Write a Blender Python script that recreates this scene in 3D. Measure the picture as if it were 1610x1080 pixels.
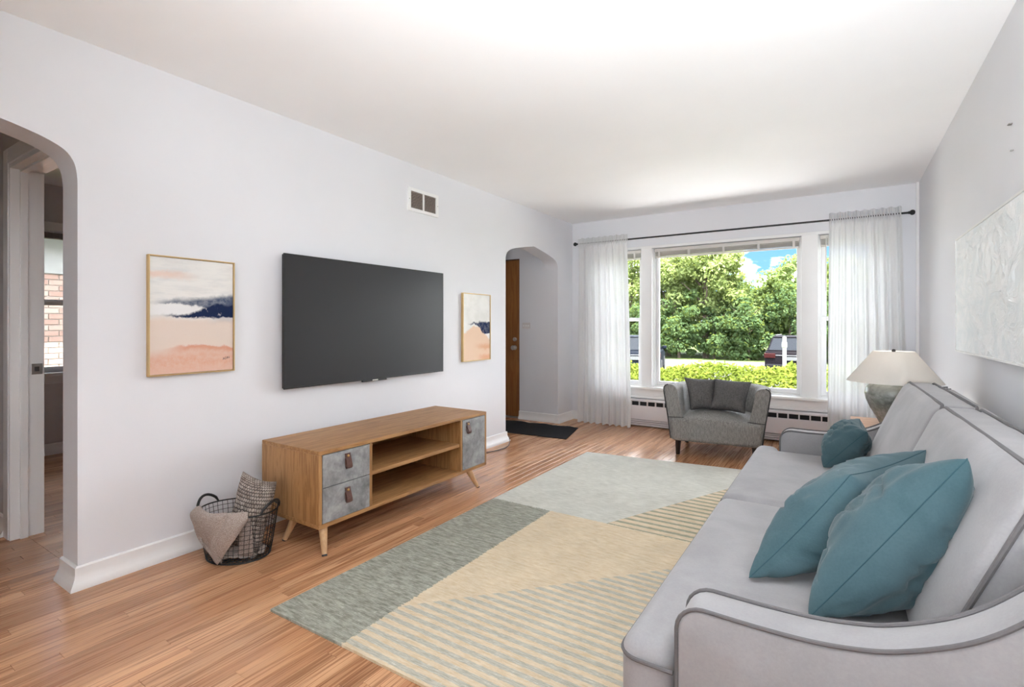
import bpy, bmesh, math, random
import numpy as np
from mathutils import Vector, Matrix, noise as mnoise

for _o in list(bpy.data.objects):
    bpy.data.objects.remove(_o)
SC = bpy.context.scene
COL = SC.collection
PI = math.pi

# ------------------------------------------------------------------ camera
FPX, U0, V0 = 801.0, 805.0, 511.0
CAM = (2.85, 0.0, 1.17)
YAW = math.atan2(1325 - U0, FPX)
cd = bpy.data.cameras.new('camera')
cam = bpy.data.objects.new('camera', cd)
COL.objects.link(cam)
cam.location = CAM
cam.rotation_euler = (PI / 2, 0, YAW)
cd.sensor_fit = 'HORIZONTAL'
cd.sensor_width = 36.0
cd.lens = 36.0 * FPX / 1610.0
cd.shift_y = (V0 - 540.0) / 1610.0
cd.clip_start = 0.02
cd.clip_end = 400
SC.camera = cam

# ------------------------------------------------------------------ world
W = bpy.data.worlds.new('sky')
SC.world = W
W.use_nodes = True
wt = W.node_tree
wt.nodes.clear()
wo = wt.nodes.new('ShaderNodeOutputWorld')
wb = wt.nodes.new('ShaderNodeBackground')
wb.inputs['Strength'].default_value = 1.7
tc = wt.nodes.new('ShaderNodeTexCoord')
sx = wt.nodes.new('ShaderNodeSeparateXYZ')
wt.links.new(tc.outputs['Generated'], sx.inputs[0])
mr = wt.nodes.new('ShaderNodeMapRange')
mr.inputs['From Min'].default_value = 0.0
mr.inputs['From Max'].default_value = 0.45
wt.links.new(sx.outputs['Z'], mr.inputs['Value'])
cr = wt.nodes.new('ShaderNodeValToRGB')
cr.color_ramp.elements[0].color = (0.085, 0.18, 0.33, 1)
cr.color_ramp.elements[1].color = (0.016, 0.068, 0.235, 1)
wt.links.new(mr.outputs[0], cr.inputs[0])
mp = wt.nodes.new('ShaderNodeMapping')
mp.inputs['Scale'].default_value = (1, 1, 2.4)
mp.inputs['Location'].default_value = (0.40, 1.22, 0.15)
wt.links.new(tc.outputs['Generated'], mp.inputs[0])
nz = wt.nodes.new('ShaderNodeTexNoise')
nz.inputs['Scale'].default_value = 6.5
nz.inputs['Detail'].default_value = 6
nz.inputs['Roughness'].default_value = 0.52
wt.links.new(mp.outputs[0], nz.inputs['Vector'])
mr2 = wt.nodes.new('ShaderNodeMapRange')
mr2.inputs['From Min'].default_value = 0.47
mr2.inputs['From Max'].default_value = 0.62
mr2.interpolation_type = 'SMOOTHSTEP'
wt.links.new(nz.outputs[0], mr2.inputs['Value'])
mx = wt.nodes.new('ShaderNodeMix')
mx.data_type = 'RGBA'
wt.links.new(mr2.outputs[0], mx.inputs[0])
wt.links.new(cr.outputs[0], mx.inputs[6])
mx.inputs[7].default_value = (6.4, 6.5, 6.7, 1)
wt.links.new(mx.outputs[2], wb.inputs['Color'])
wt.links.new(wb.outputs[0], wo.inputs[0])

# ------------------------------------------------------------------ sun and daylight
def light(name, kind, loc, rot, energy, color=(1, 1, 1), **kw):
    d = bpy.data.lights.new(name, kind)
    d.energy = energy
    d.color = color
    for k, v in kw.items():
        setattr(d, k, v)
    o = bpy.data.objects.new(name, d)
    COL.objects.link(o)
    o.location = loc
    o.rotation_euler = rot
    return o

SUN_DIR = Vector((-0.34, 0.36, -1.0)).normalized()
sun = light('sun', 'SUN', (0, -5, 12), (0, 0, 0), 12, (1.0, 0.965, 0.92), angle=0.02)
sun.rotation_euler = SUN_DIR.to_track_quat('-Z', 'Y').to_euler()
SC.view_settings.view_transform = 'Standard'
SC.view_settings.look = 'None'
SC.view_settings.gamma = 1.0
SC.view_settings.use_curve_mapping = False
SC.view_settings.exposure = 1.70
try:
    SC.cycles.diffuse_bounces = 6
    SC.cycles.max_bounces = 12
    SC.cycles.transparent_max_bounces = 24
    SC.cycles.sample_clamp_indirect = 6.0
    SC.cycles.caustics_reflective = False
    SC.cycles.caustics_refractive = False
    SC.cycles.use_denoising = True
except Exception:
    pass

# ------------------------------------------------------------------ pixel helpers (only used for measuring)
_s, _c = math.sin(YAW), math.cos(YAW)
def project(p):
    dx, dy, dz = p[0] - CAM[0], p[1] - CAM[1], p[2] - CAM[2]
    z = -_s * dx + _c * dy
    if z < 0.05:
        return None
    return (U0 + FPX * (_c * dx + _s * dy) / z, V0 - FPX * dz / z)

# ------------------------------------------------------------------ material helper
class Mt:
    def __init__(s, name):
        s.m = bpy.data.materials.new(name)
        s.m.use_nodes = True
        s.t = s.m.node_tree
        s.t.nodes.clear()
        s.out = s.t.nodes.new('ShaderNodeOutputMaterial')
    def nd(s, typ, ins=None, **props):
        n = s.t.nodes.new(typ)
        for k, v in props.items():
            setattr(n, k, v)
        for k, v in (ins or {}).items():
            s.put(n.inputs[k], v)
        return n
    def put(s, sock, v):
        if isinstance(v, bpy.types.NodeSocket):
            s.t.links.new(v, sock)
        else:
            if isinstance(v, (tuple, list)) and len(v) == 3 and sock.type == 'RGBA':
                v = (*v, 1)
            sock.default_value = v
    def math(s, op, a, b=0.0, c=0.0, clamp=False):
        n = s.nd('ShaderNodeMath', {0: a, 1: b, 2: c}, operation=op)
        n.use_clamp = clamp
        return n.outputs[0]
    def add(s, a, b): return s.math('ADD', a, b)
    def sub(s, a, b): return s.math('SUBTRACT', a, b)
    def mul(s, a, b): return s.math('MULTIPLY', a, b)
    def mix(s, f, a, b, mode='MIX'):
        n = s.t.nodes.new('ShaderNodeMix')
        n.data_type = 'RGBA'
        n.blend_type = mode
        s.put(n.inputs[0], f); s.put(n.inputs[6], a); s.put(n.inputs[7], b)
        return n.outputs[2]
    def ss(s, x, a, b):          # smoothstep
        n = s.nd('ShaderNodeMapRange', {'Value': x, 'From Min': a, 'From Max': b}, interpolation_type='SMOOTHSTEP')
        return n.outputs[0]
    def lin(s, x, a, b, c=0.0, d=1.0):
        n = s.nd('ShaderNodeMapRange', {'Value': x, 'From Min': a, 'From Max': b, 'To Min': c, 'To Max': d})
        return n.outputs[0]
    def noise(s, vec, scale=5.0, detail=4.0, rough=0.55, dist=0.0):
        n = s.nd('ShaderNodeTexNoise', {'Vector': vec, 'Scale': scale, 'Detail': detail, 'Roughness': rough, 'Distortion': dist})
        return n.outputs[0]
    def mapv(s, vec, scale=(1, 1, 1), loc=(0, 0, 0), rot=(0, 0, 0)):
        return s.nd('ShaderNodeMapping', {'Vector': vec, 'Scale': scale, 'Location': loc, 'Rotation': rot}).outputs[0]
    def obj(s): return s.nd('ShaderNodeTexCoord').outputs['Object']
    def uv(s): return s.nd('ShaderNodeTexCoord').outputs['UV']
    def pos(s): return s.nd('ShaderNodeNewGeometry').outputs['Position']
    def sep(s, v):
        n = s.nd('ShaderNodeSeparateXYZ', {0: v})
        return n.outputs[0], n.outputs[1], n.outputs[2]
    def comb(s, x, y, z): return s.nd('ShaderNodeCombineXYZ', {0: x, 1: y, 2: z}).outputs[0]
    def attr(s, name): return s.nd('ShaderNodeAttribute', attribute_name=name).outputs['Fac']
    def ramp(s, f, stops):
        n = s.nd('ShaderNodeValToRGB', {0: f})
        e = n.color_ramp.elements
        while len(e) < len(stops):
            e.new(0.5)
        for el, (p, c) in zip(e, stops):
            el.position = p; el.color = (*c, 1)
        return n.outputs[0]
    def bump(s, h, strength=0.3, dist=0.01):
        return s.nd('ShaderNodeBump', {'Height': h, 'Strength': strength, 'Distance': dist}).outputs[0]
    def pbr(s, color, rough=0.5, metal=0.0, normal=None, spec=0.5, **kw):
        ins = {'Base Color': color, 'Roughness': rough, 'Metallic': metal, 'Specular IOR Level': spec}
        ins.update(kw)
        n = s.nd('ShaderNodeBsdfPrincipled', ins)
        if normal is not None:
            s.put(n.inputs['Normal'], normal)
        s.t.links.new(n.outputs[0], s.out.inputs[0])
        return s.m

def plain(name, color, rough=0.5, metal=0.0, spec=0.5, var=0.06, scale=8.0, bump=0.0, **kw):
    m = Mt(name)
    p = m.obj()
    nz = m.noise(p, scale, 5, 0.6)
    f = m.lin(nz, 0.3, 0.7, 1 - var, 1 + var)
    col = m.mix(1.0, color, m.comb(f, f, f), 'MULTIPLY')
    nrm = m.bump(m.noise(p, scale * 12, 3), bump, 0.003) if bump else None
    return m.pbr(col, rough, metal, nrm, spec, **kw)

# ------------------------------------------------------------------ mesh helper
class MB:
    def __init__(s):
        s.v, s.f, s.uvs = [], [], []
    def add(s, vs, fs, uv=None):
        b = len(s.v)
        s.v += [tuple(p) for p in vs]
        s.f += [tuple(i + b for i in f) for f in fs]
        s.uvs += list(uv) if uv else [(0, 0)] * len(vs)
        return s
    def box(s, x0, x1, y0, y1, z0, z1):
        vs = [(x, y, z) for z in (z0, z1) for y in (y0, y1) for x in (x0, x1)]
        return s.add(vs, [(0, 2, 3, 1), (4, 5, 7, 6), (0, 1, 5, 4), (2, 6, 7, 3), (0, 4, 6, 2), (1, 3, 7, 5)])
    def prism(s, poly, axis, a0, a1):
        def P(q, a):
            return {'x': (a, q[0], q[1]), 'y': (q[0], a, q[1]), 'z': (q[0], q[1], a)}[axis]
        n = len(poly)
        vs = [P(q, a0) for q in poly] + [P(q, a1) for q in poly]
        fs = [tuple(range(n)), tuple(range(2 * n - 1, n - 1, -1))]
        fs += [(i, (i + 1) % n, n + (i + 1) % n, n + i) for i in range(n)]
        return s.add(vs, fs)
    def tube(s, path, r, n=8, closed=False, caps=True, flat=None):
        P = [Vector(p) for p in path]
        m = len(P)
        R = r if isinstance(r, (list, tuple)) else [r] * m
        vs, fs = [], []
        up = None
        for i in range(m):
            a = P[i - 1] if (i > 0 or closed) else P[i]
            b = P[(i + 1) % m] if (i < m - 1 or closed) else P[i]
            t = (b - a).normalized()
            if up is None:
                up = Vector((0, 0, 1)) if abs(t.z) < 0.9 else Vector((1, 0, 0))
            sd = t.cross(up).normalized()
            up = sd.cross(t).normalized()
            for k in range(n):
                an = 2 * PI * k / n
                vs.append(P[i] + (sd * math.cos(an) + up * math.sin(an) * (flat or 1.0)) * R[i])
        for i in range(m if closed else m - 1):
            j = (i + 1) % m
            for k in range(n):
                l = (k + 1) % n
                fs.append((i * n + k, i * n + l, j * n + l, j * n + k))
        if caps and not closed:
            fs.append(tuple(range(n - 1, -1, -1)))
            fs.append(tuple((m - 1) * n + k for k in range(n)))
        return s.add(vs, fs)
    def lathe(s, prof, n=32, c=(0, 0, 0), sx=1.0, sy=1.0):
        vs, fs = [], []
        for (r, z) in prof:
            for k in range(n):
                a = 2 * PI * k / n
                vs.append((c[0] + r * sx * math.cos(a), c[1] + r * sy * math.sin(a), c[2] + z))
        for i in range(len(prof) - 1):
            for k in range(n):
                l = (k + 1) % n
                fs.append((i * n + k, i * n + l, (i + 1) * n + l, (i + 1) * n + k))
        fs.append(tuple(range(n - 1, -1, -1)))
        fs.append(tuple((len(prof) - 1) * n + k for k in range(n)))
        return s.add(vs, fs)
    def grid(s, fn, nu, nv):
        vs, uv, fs = [], [], []
        for j in range(nv + 1):
            for i in range(nu + 1):
                vs.append(fn(i / nu, j / nv)); uv.append((i / nu, j / nv))
        for j in range(nv):
            for i in range(nu):
                a = j * (nu + 1) + i
                fs.append((a, a + 1, a + nu + 2, a + nu + 1))
        return s.add(vs, fs, uv)
    def rbox(s, lo, hi, r, n=10, fn=None):
        """rounded box made of subdivided faces; fn deforms each point"""
        lo, hi = Vector(lo), Vector(hi)
        def rnd(p):
            q = Vector([min(max(p[i], lo[i] + r), hi[i] - r) for i in range(3)])
            d = p - q
            if d.length > 1e-9:
                p = q + d.normalized() * r
            return fn(p) if fn else p
        # sample positions denser at the edges
        def samp(a, b):
            e = [a, a + r * 0.3, a + r * 0.65, a + r]
            m = [a + r + (b - a - 2 * r) * k / n for k in range(1, n)]
            return e + m + [b - r, b - r * 0.65, b - r * 0.3, b]
        X, Y, Z = [samp(lo[i], hi[i]) for i in range(3)]
        for ax, (A, B) in ((0, (Y, Z)), (1, (X, Z)), (2, (X, Y))):
            for side in (lo, hi):
                vs, fs = [], []
                for b in B:
                    for a in A:
                        p = [0, 0, 0]; p[ax] = side[ax]
                        o = [k for k in range(3) if k != ax]
                        p[o[0]] = a; p[o[1]] = b
                        vs.append(rnd(Vector(p)))
                w = len(A)
                for j in range(len(B) - 1):
                    for i in range(w - 1):
                        q = j * w + i
                        fs.append((q, q + 1, q + w + 1, q + w))
                s.add(vs, fs)
        return s
    def sweep(s, path, prof):
        """profile (offset to the right of travel, z) along an xy path with mitred corners"""
        P = [Vector((p[0], p[1])) for p in path]
        m, k = len(P), len(prof)
        vs = []
        for i in range(m):
            ds = []
            if i > 0: ds.append((P[i] - P[i - 1]).normalized())
            if i < m - 1: ds.append((P[i + 1] - P[i]).normalized())
            ns = [Vector((d.y, -d.x)) for d in ds]
            nn = sum(ns, Vector((0, 0)))
            nn.normalize()
            mul = 1.0 / max(0.3, nn.dot(ns[0]))
            for (o, z) in prof:
                q = P[i] + nn * (o * mul)
                vs.append((q.x, q.y, z))
        fs = []
        for i in range(m - 1):
            for j in range(k):
                l = (j + 1) % k
                fs.append((i * k + j, i * k + l, (i + 1) * k + l, (i + 1) * k + j))
        fs.append(tuple(range(k))); fs.append(tuple((m - 1) * k + j for j in range(k)))
        return s.add(vs, fs)
    def mesh(s, name, off=(0, 0, 0), bevel=0.0, seg=2, merge=False, smooth=False, sharp=40, uv=False, recalc=True):
        me = bpy.data.meshes.new(name)
        me.from_pydata([(p[0] - off[0], p[1] - off[1], p[2] - off[2]) for p in s.v], [], s.f)
        if uv:
            l = me.uv_layers.new(name='UVMap')
            idx = np.empty(len(me.loops), dtype=np.int32)
            me.loops.foreach_get('vertex_index', idx)
            l.data.foreach_set('uv', np.array(s.uvs, dtype=np.float32)[idx].ravel())
        if bevel or merge or recalc:
            bm = bmesh.new(); bm.from_mesh(me)
            if merge:
                bmesh.ops.remove_doubles(bm, verts=bm.verts, dist=merge if isinstance(merge, float) else 1e-5)
            if recalc:
                bmesh.ops.recalc_face_normals(bm, faces=bm.faces)
            if bevel:
                bm.normal_update()
                ed = [e for e in bm.edges if len(e.link_faces) == 2 and e.calc_face_angle(0) > 0.5]
                bmesh.ops.bevel(bm, geom=ed, offset=bevel, segments=seg, affect='EDGES', profile=0.5, clamp_overlap=True)
            bm.to_mesh(me); bm.free()
        if smooth:
            me.polygons.foreach_set('use_smooth', [True] * len(me.polygons))
            me.set_sharp_from_angle(angle=math.radians(sharp))
        me.update()
        return me
    def build(s, name, mat, parent=None, world=True, label=None, **kw):
        off = (0, 0, 0)
        if parent is not None and world:
            off = origin(parent)
        me = s.mesh(name, off, **kw)
        me.materials.append(mat)
        return link(name, me, parent, label)

def origin(o):
    p = Vector((0, 0, 0))
    while o is not None:
        p += Vector(o.location); o = o.parent
    return p

def link(name, data, parent=None, label=None):
    o = bpy.data.objects.new(name, data)
    COL.objects.link(o)
    if parent is not None:
        o.parent = parent
    if label:
        o['label'] = label
    return o

def tag(o, label=None, cat=None, group=None, kind=None):
    if label: o['label'] = label
    if cat: o['category'] = cat
    if group: o['group'] = group
    if kind: o['kind'] = kind
    return o

def thing(name, label, cat, loc=(0, 0, 0), rz=0.0, group=None):
    o = link(name, None)
    o.location = loc
    o.rotation_euler = (0, 0, rz)
    o.empty_display_size = 0.1
    return tag(o, label, cat, group)

def struct(name, loc=(0, 0, 0)):
    o = link(name, None)
    o.location = loc
    o['kind'] = 'structure'
    return o

def bx(*a):
    return MB().box(*a)

def arc(cx, cy, r, a0, a1, n=8):
    return [(cx + r * math.cos(math.radians(a0 + (a1 - a0) * i / n)), cy + r * math.sin(math.radians(a0 + (a1 - a0) * i / n))) for i in range(n + 1)]

def ribbon(path, t):
    """thick strip outline (2-D) around a centre line"""
    P = [Vector(p) for p in path]
    L, R = [], []
    for i in range(len(P)):
        d = (P[min(i + 1, len(P) - 1)] - P[max(i - 1, 0)]).normalized()
        n = Vector((-d.y, d.x)) * t / 2
        L.append(tuple(P[i] + n)); R.append(tuple(P[i] - n))
    return L + R[::-1]

def pillow(name, quad, thick, mat, parent=None, n=26, pinch=0.07, wr=0.0, seed=0, full=0.42, seam=None, seam_r=0.003, uv=False, sag=0.0):
    """stuffed cushion on four corners (p00, p10, p11, p01)"""
    q = [Vector(p) for p in quad]
    nrm = ((q[1] - q[0]).cross(q[3] - q[0]) + (q[2] - q[1]).cross(q[3] - q[2])).normalized()
    def base(u, v):
        uu, vv = u * (1 - pinch * (1 - v * v)), v * (1 - pinch * (1 - u * u))
        a, b = (uu + 1) / 2, (vv + 1) / 2
        return q[0] * (1 - a) * (1 - b) + q[1] * a * (1 - b) + q[2] * a * b + q[3] * (1 - a) * b
    mb = MB()
    for sd in (1, -1):
        def fn(a, b):
            u = math.sin((a - 0.5) * PI); v = math.sin((b - 0.5) * PI)
            p = base(u, v)
            e = max(0.0, (1 - u * u) * (1 - v * v))
            h = thick / 2 * e ** full
            if wr and e > 0:
                k = mnoise.noise(Vector((u * 2.1 + seed, v * 2.1 + sd * 3, seed * 1.7)))
                k2 = mnoise.noise(Vector((u * 6 + seed * 3, v * 1.6 + sd, seed)))
                cr = 1 - abs(mnoise.noise(Vector((u * 2.2 + 9 * seed, v * 3.2 + sd * 2, 4.4)))) * 6
                h += thick * wr * (0.5 * k + 0.35 * k2 - 0.5 * max(0, cr)) * e ** 0.3
            p = p + nrm * h * sd
            p.z -= sag * e
            return p
        mb.grid(fn, n, n)
    o = mb.build(name, mat, parent, merge=1e-6, smooth=True, sharp=75, uv=uv)
    if seam:
        pts = []
        m = 20
        for k in range(m): pts.append(base(math.sin((k / m - 0.5) * PI), -1))
        for k in range(m): pts.append(base(1, math.sin((k / m - 0.5) * PI)))
        for k in range(m): pts.append(base(-math.sin((k / m - 0.5) * PI), 1))
        for k in range(m): pts.append(base(-1, -math.sin((k / m - 0.5) * PI)))
        c = MB().tube(pts, seam_r, 6, closed=True).build('seam', seam, o if parent is None else parent, smooth=True)
    return o

def text_mesh(body, size, mat, name, parent, mtx):
    cu = bpy.data.curves.new(name, 'FONT')
    cu.body = body; cu.size = size; cu.extrude = 0.0004
    cu.align_x = 'CENTER'; cu.align_y = 'CENTER'
    tmp = bpy.data.objects.new('tmp', cu)
    COL.objects.link(tmp)
    dg = bpy.context.evaluated_depsgraph_get()
    me = bpy.data.meshes.new_from_object(tmp.evaluated_get(dg))
    bpy.data.objects.remove(tmp)
    me.transform(mtx)
    me.materials.clear(); me.materials.append(mat)
    return link(name, me, parent)

# ------------------------------------------------------------------ materials
def wall_paint(name, col, rough=0.65):
    m = Mt(name)
    p = m.pos()
    n1 = m.noise(p, 1.3, 3)
    f = m.lin(n1, 0.3, 0.7, 0.985, 1.015)
    c = m.mix(1.0, col, m.comb(f, f, f), 'MULTIPLY')
    return m.pbr(c, rough, 0, m.bump(m.noise(p, 160, 3), 0.06, 0.002), 0.3)

WALL = wall_paint('wall_paint', (0.755, 0.757, 0.785))
CEIL = wall_paint('ceiling_paint', (0.93, 0.93, 0.935))
TRIM = plain('white_trim', (0.84, 0.835, 0.83), 0.35, var=0.02, scale=3)
HALL_DIM = wall_paint('wall_paint_dimmed', (0.62, 0.60, 0.61))  # same wall paint, darkened to stand in for low light in the hall

def floor_mat():
    m = Mt('oak_floor')
    p = m.pos()
    tone = m.attr('tone')
    x, y, z = m.sep(p)
    off = m.mul(tone, 37.0)
    v = m.comb(m.add(x, off), m.add(y, m.mul(tone, 91.0)), tone)
    # long cathedral grain: rings distorted along the plank
    g1 = m.noise(m.mapv(v, (26, 0.55, 1)), 1.0, 3, 0.55, 0.0)
    rings = m.math('SINE', m.mul(g1, 46.0))
    rings = m.ss(rings, 0.0, 1.0)
    g2 = m.noise(m.mapv(v, (330, 3.2, 1)), 1.0, 3, 0.7)
    pores = m.ss(g2, 0.53, 0.72)
    big = m.noise(m.mapv(v, (9, 0.5, 1)), 1.0, 3)
    base = m.ramp(tone, [(0.0, (0.47, 0.232, 0.118)), (0.35, (0.57, 0.298, 0.153)), (0.7, (0.65, 0.352, 0.186)), (1.0, (0.70, 0.392, 0.215))])
    c = m.mix(m.mul(rings, 0.62), base, (0.27, 0.105, 0.048))
    c = m.mix(m.mul(pores, 0.66), c, (0.15, 0.056, 0.026))
    f = m.lin(big, 0.3, 0.7, 0.82, 1.16)
    c = m.mix(1.0, c, m.comb(f, f, f), 'MULTIPLY')
    h = m.sub(0.0, m.add(m.mul(pores, 0.6), m.mul(rings, 0.3)))
    r = m.lin(m.noise(p, 3.0, 4), 0.3, 0.7, 0.20, 0.255)
    return m.pbr(c, r, 0, m.bump(h, 0.05, 0.001), 0.5)
FLOOR = floor_mat()

def wood(name, dark, light, axis='y', scale=1.0, rough=0.45):
    m = Mt(name)
    p = m.pos()
    sc = {'x': (2.2, 34, 34), 'y': (34, 2.2, 34), 'z': (34, 34, 2.2)}[axis]
    v = m.mapv(p, tuple(k * scale for k in sc))
    g = m.noise(v, 1.0, 5, 0.62, 0.6)
    fine = m.noise(m.mapv(v, (5, 5, 5)), 1.0, 3, 0.7)
    r = m.math('SINE', m.mul(g, 26.0))
    f = m.add(m.mul(m.ss(r, -1, 1), 0.5), m.mul(fine, 0.5))
    c = m.mix(f, dark, light)
    return m.pbr(c, rough, 0, m.bump(fine, 0.08, 0.001), 0.4)
OAK = wood('oak_veneer_long', (0.27, 0.125, 0.044), (0.50, 0.275, 0.112), 'y')
OAKV = wood('oak_veneer_upright', (0.27, 0.125, 0.044), (0.50, 0.275, 0.112), 'z')
LEGW = wood('oak_leg', (0.50, 0.29, 0.14), (0.64, 0.41, 0.22), 'z')
DOORW = wood('door_veneer', (0.24, 0.090, 0.026), (0.37, 0.155, 0.048), 'z', 0.7, 0.35)
TABLEW = wood('side_table_wood', (0.50, 0.26, 0.14), (0.66, 0.40, 0.25), 'x', 0.7)
BLACKW = plain('black_stained_wood', (0.016, 0.012, 0.012), 0.4)
BLACK = plain('black_metal', (0.012, 0.012, 0.013), 0.45)
WIRE = plain('black_wire', (0.014, 0.014, 0.015), 0.55)
CHROME = plain('satin_nickel', (0.62, 0.60, 0.56), 0.28, 1.0)
BRASS = plain('brass', (0.62, 0.38, 0.14), 0.3, 1.0)
LEATHER = plain('brown_leather', (0.105, 0.043, 0.030), 0.5, scale=40, var=0.2)
GOLD = plain('pale_gold_frame', (0.60, 0.42, 0.19), 0.4, 0.35)
DARKGAP = plain('dark_cavity', (0.03, 0.026, 0.026), 0.8)
GREY_STEEL = plain('dull_steel', (0.33, 0.31, 0.29), 0.4, 0.8)

def concrete():
    m = Mt('concrete_front')
    p = m.pos()
    a = m.noise(p, 7, 6, 0.62, 0.4)
    b = m.noise(p, 38, 4, 0.6)
    f = m.add(m.mul(a, 0.75), m.mul(b, 0.25))
    c = m.ramp(f, [(0.36, (0.15, 0.152, 0.155)), (0.5, (0.27, 0.272, 0.275)), (0.64, (0.41, 0.412, 0.415))])
    return m.pbr(c, 0.62, 0, m.bump(b, 0.1, 0.002), 0.3)
CONC = concrete()

def fabric(name, col, col2, weave=900.0, rough=0.9, blotch=3.0, bumpk=0.25, sheen=0.25, contrast=1.0):
    m = Mt(name)
    p = m.obj()
    big = m.noise(p, blotch, 5, 0.6, 0.3)
    fine = m.noise(p, weave * 0.35, 2, 0.6)
    f = m.add(m.mul(m.ss(big, 0.3, 0.7), 0.7), m.mul(m.mul(fine, 0.6), contrast))
    c = m.mix(f, col, col2)
    h = m.add(m.mul(big, 0.4), m.mul(fine, 0.3))
    return m.pbr(c, rough, 0, m.bump(h, bumpk, 0.006), 0.15, **{'Sheen Weight': sheen, 'Sheen Roughness': 0.5})
SOFA = fabric('grey_velvet', (0.285, 0.278, 0.285), (0.375, 0.368, 0.375), 500, blotch=4.5, bumpk=0.12)
PIPE = fabric('sofa_piping', (0.120, 0.114, 0.116), (0.17, 0.162, 0.164), 500, sheen=0.1)
TEAL = fabric('teal_velvet', (0.040, 0.086, 0.100), (0.074, 0.132, 0.152), 500, blotch=5, bumpk=0.25, sheen=0.2)
TEALD = plain('teal_seam', (0.03, 0.085, 0.105), 0.9)

def tweed(name, a, b):
    m = Mt(name)
    p = m.obj()
    n1 = m.noise(m.mapv(p, (230, 230, 300)), 1.0, 2, 0.6)
    n2 = m.noise(m.mapv(p, (90, 90, 28)), 1.0, 2)
    f = m.add(m.mul(m.ss(n1, 0.32, 0.68), 0.75), m.mul(m.ss(n2, 0.35, 0.65), 0.25))
    return m.pbr(m.mix(f, a, b), 0.92, 0, m.bump(n1, 0.25, 0.003), 0.1)
TWEED = tweed('grey_tweed', (0.105, 0.100, 0.096), (0.36, 0.35, 0.335))
TWEEDD = tweed('dark_grey_tweed', (0.060, 0.057, 0.056), (0.165, 0.157, 0.154))
TWPIPE = plain('tweed_piping', (0.035, 0.033, 0.033), 0.9)

def glass_mat():
    m = Mt('window_glass')
    tr = m.nd('ShaderNodeBsdfTransparent', {'Color': (0.965, 0.975, 0.97, 1)})
    gl = m.nd('ShaderNodeBsdfGlossy', {'Color': (0.8, 0.85, 0.83, 1), 'Roughness': 0.02})
    fr = m.nd('ShaderNodeFresnel', {'IOR': 1.16})
    mx = m.nd('ShaderNodeMixShader', {0: fr.outputs[0], 1: tr.outputs[0], 2: gl.outputs[0]})
    m.t.links.new(mx.outputs[0], m.out.inputs[0])
    return m.m
GLASS = glass_mat()

def curtain_mat():
    m = Mt('white_linen_curtain')
    p = m.obj()
    n1 = m.noise(m.mapv(p, (420, 420, 420)), 1.0, 2)
    n2 = m.noise(m.mapv(p, (200, 200, 16)), 1.0, 2)
    f = m.add(m.mul(m.ss(n1, 0.25, 0.75), 0.6), m.mul(n2, 0.5))
    c = m.mix(f, (0.66, 0.66, 0.665), (0.84, 0.84, 0.84))
    d = m.nd('ShaderNodeBsdfDiffuse', {'Color': c, 'Normal': m.bump(n1, 0.2, 0.002)})
    t = m.nd('ShaderNodeBsdfTranslucent', {'Color': (0.85, 0.86, 0.86, 1)})
    tr = m.nd('ShaderNodeBsdfTransparent', {'Color': (1, 1, 1, 1)})
    a = m.nd('ShaderNodeMixShader', {0: 0.27, 1: d.outputs[0], 2: t.outputs[0]})
    b = m.nd('ShaderNodeMixShader', {0: 0.06, 1: a.outputs[0], 2: tr.outputs[0]})
    m.t.links.new(b.outputs[0], m.out.inputs[0])
    return m.m
CURT = curtain_mat()

def leaf_mat(name, a, b, trans=0.35):
    m = Mt(name)
    p = m.pos()
    n1 = m.noise(p, 0.9, 3)
    n2 = m.noise(p, 9.0, 2)
    f = m.add(m.mul(m.ss(n1, 0.3, 0.7), 0.5), m.mul(m.ss(n2, 0.3, 0.7), 0.5))
    c = m.mix(f, a, b)
    d = m.nd('ShaderNodeBsdfDiffuse', {'Color': c})
    t = m.nd('ShaderNodeBsdfTranslucent', {'Color': m.mix(0.5, c, (0.5, 0.6, 0.1))})
    mx = m.nd('ShaderNodeMixShader', {0: trans, 1: d.outputs[0], 2: t.outputs[0]})
    m.t.links.new(mx.outputs[0], m.out.inputs[0])
    return m.m

# ------------------------------------------------------------------ setting: floor with oak strips
XL, XR, YB, YF, ZC = 0.0, 3.42, 5.79, -1.8, 2.44
WT = 0.18
floor = bx(-3.34, 3.6, -2.0, 5.97, -0.20, -0.016).build('floor', DARKGAP)
tag(floor, 'honey oak strip floor running through the whole living room', kind='structure')

ROOMS = [(-0.18, 3.42, -1.8, 5.79), (-2.0, -0.18, -1.8, 0.906), (-3.16, -0.18, 0.906, 3.25), (-1.7, -0.18, 4.0, 5.46)]
rnd = random.Random(7)
PW = 0.0572
planks = []
x = -3.16
while x < XR - 0.005:
    x1 = min(x + PW, XR)
    y = -1.8 - rnd.uniform(0, 1.2)
    while y < YB:
        y1 = y + rnd.choice((0.55, 0.8, 1.05, 1.3, 1.6, 1.9)) + rnd.uniform(-0.1, 0.1)
        for (a, b, c, d) in ROOMS:
            xa, xb, ya, yb = max(x, a), min(x1, b), max(y, c), min(y1, d)
            if xb - xa > 0.006 and yb - ya > 0.02:
                planks.append((xa, xb, ya, yb, rnd.random()))
        y = y1
    x = x1
uniq = planks
def covered(xc, yc):
    return (0.93 < xc < 2.6 and 1.25 < yc < 4.3) or (xc > 2.45 and 1.0 < yc < 3.4)
def score(p):
    s = 0
    for i in range(9):
        yy = p[2] + (p[3] - p[2]) * (i + 0.5) / 9
        xc = (p[0] + p[1]) / 2
        if covered(xc, yy):
            continue
        q = project((xc, yy, 0))
        if q and 0 < q[0] < 1610 and 0 < q[1] < 1080:
            d = -_s * (xc - CAM[0]) + _c * yy
            s += (p[3] - p[2]) / 9 * (p[1] - p[0]) / d ** 3
    return s
uniq.sort(key=score, reverse=True)
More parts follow.
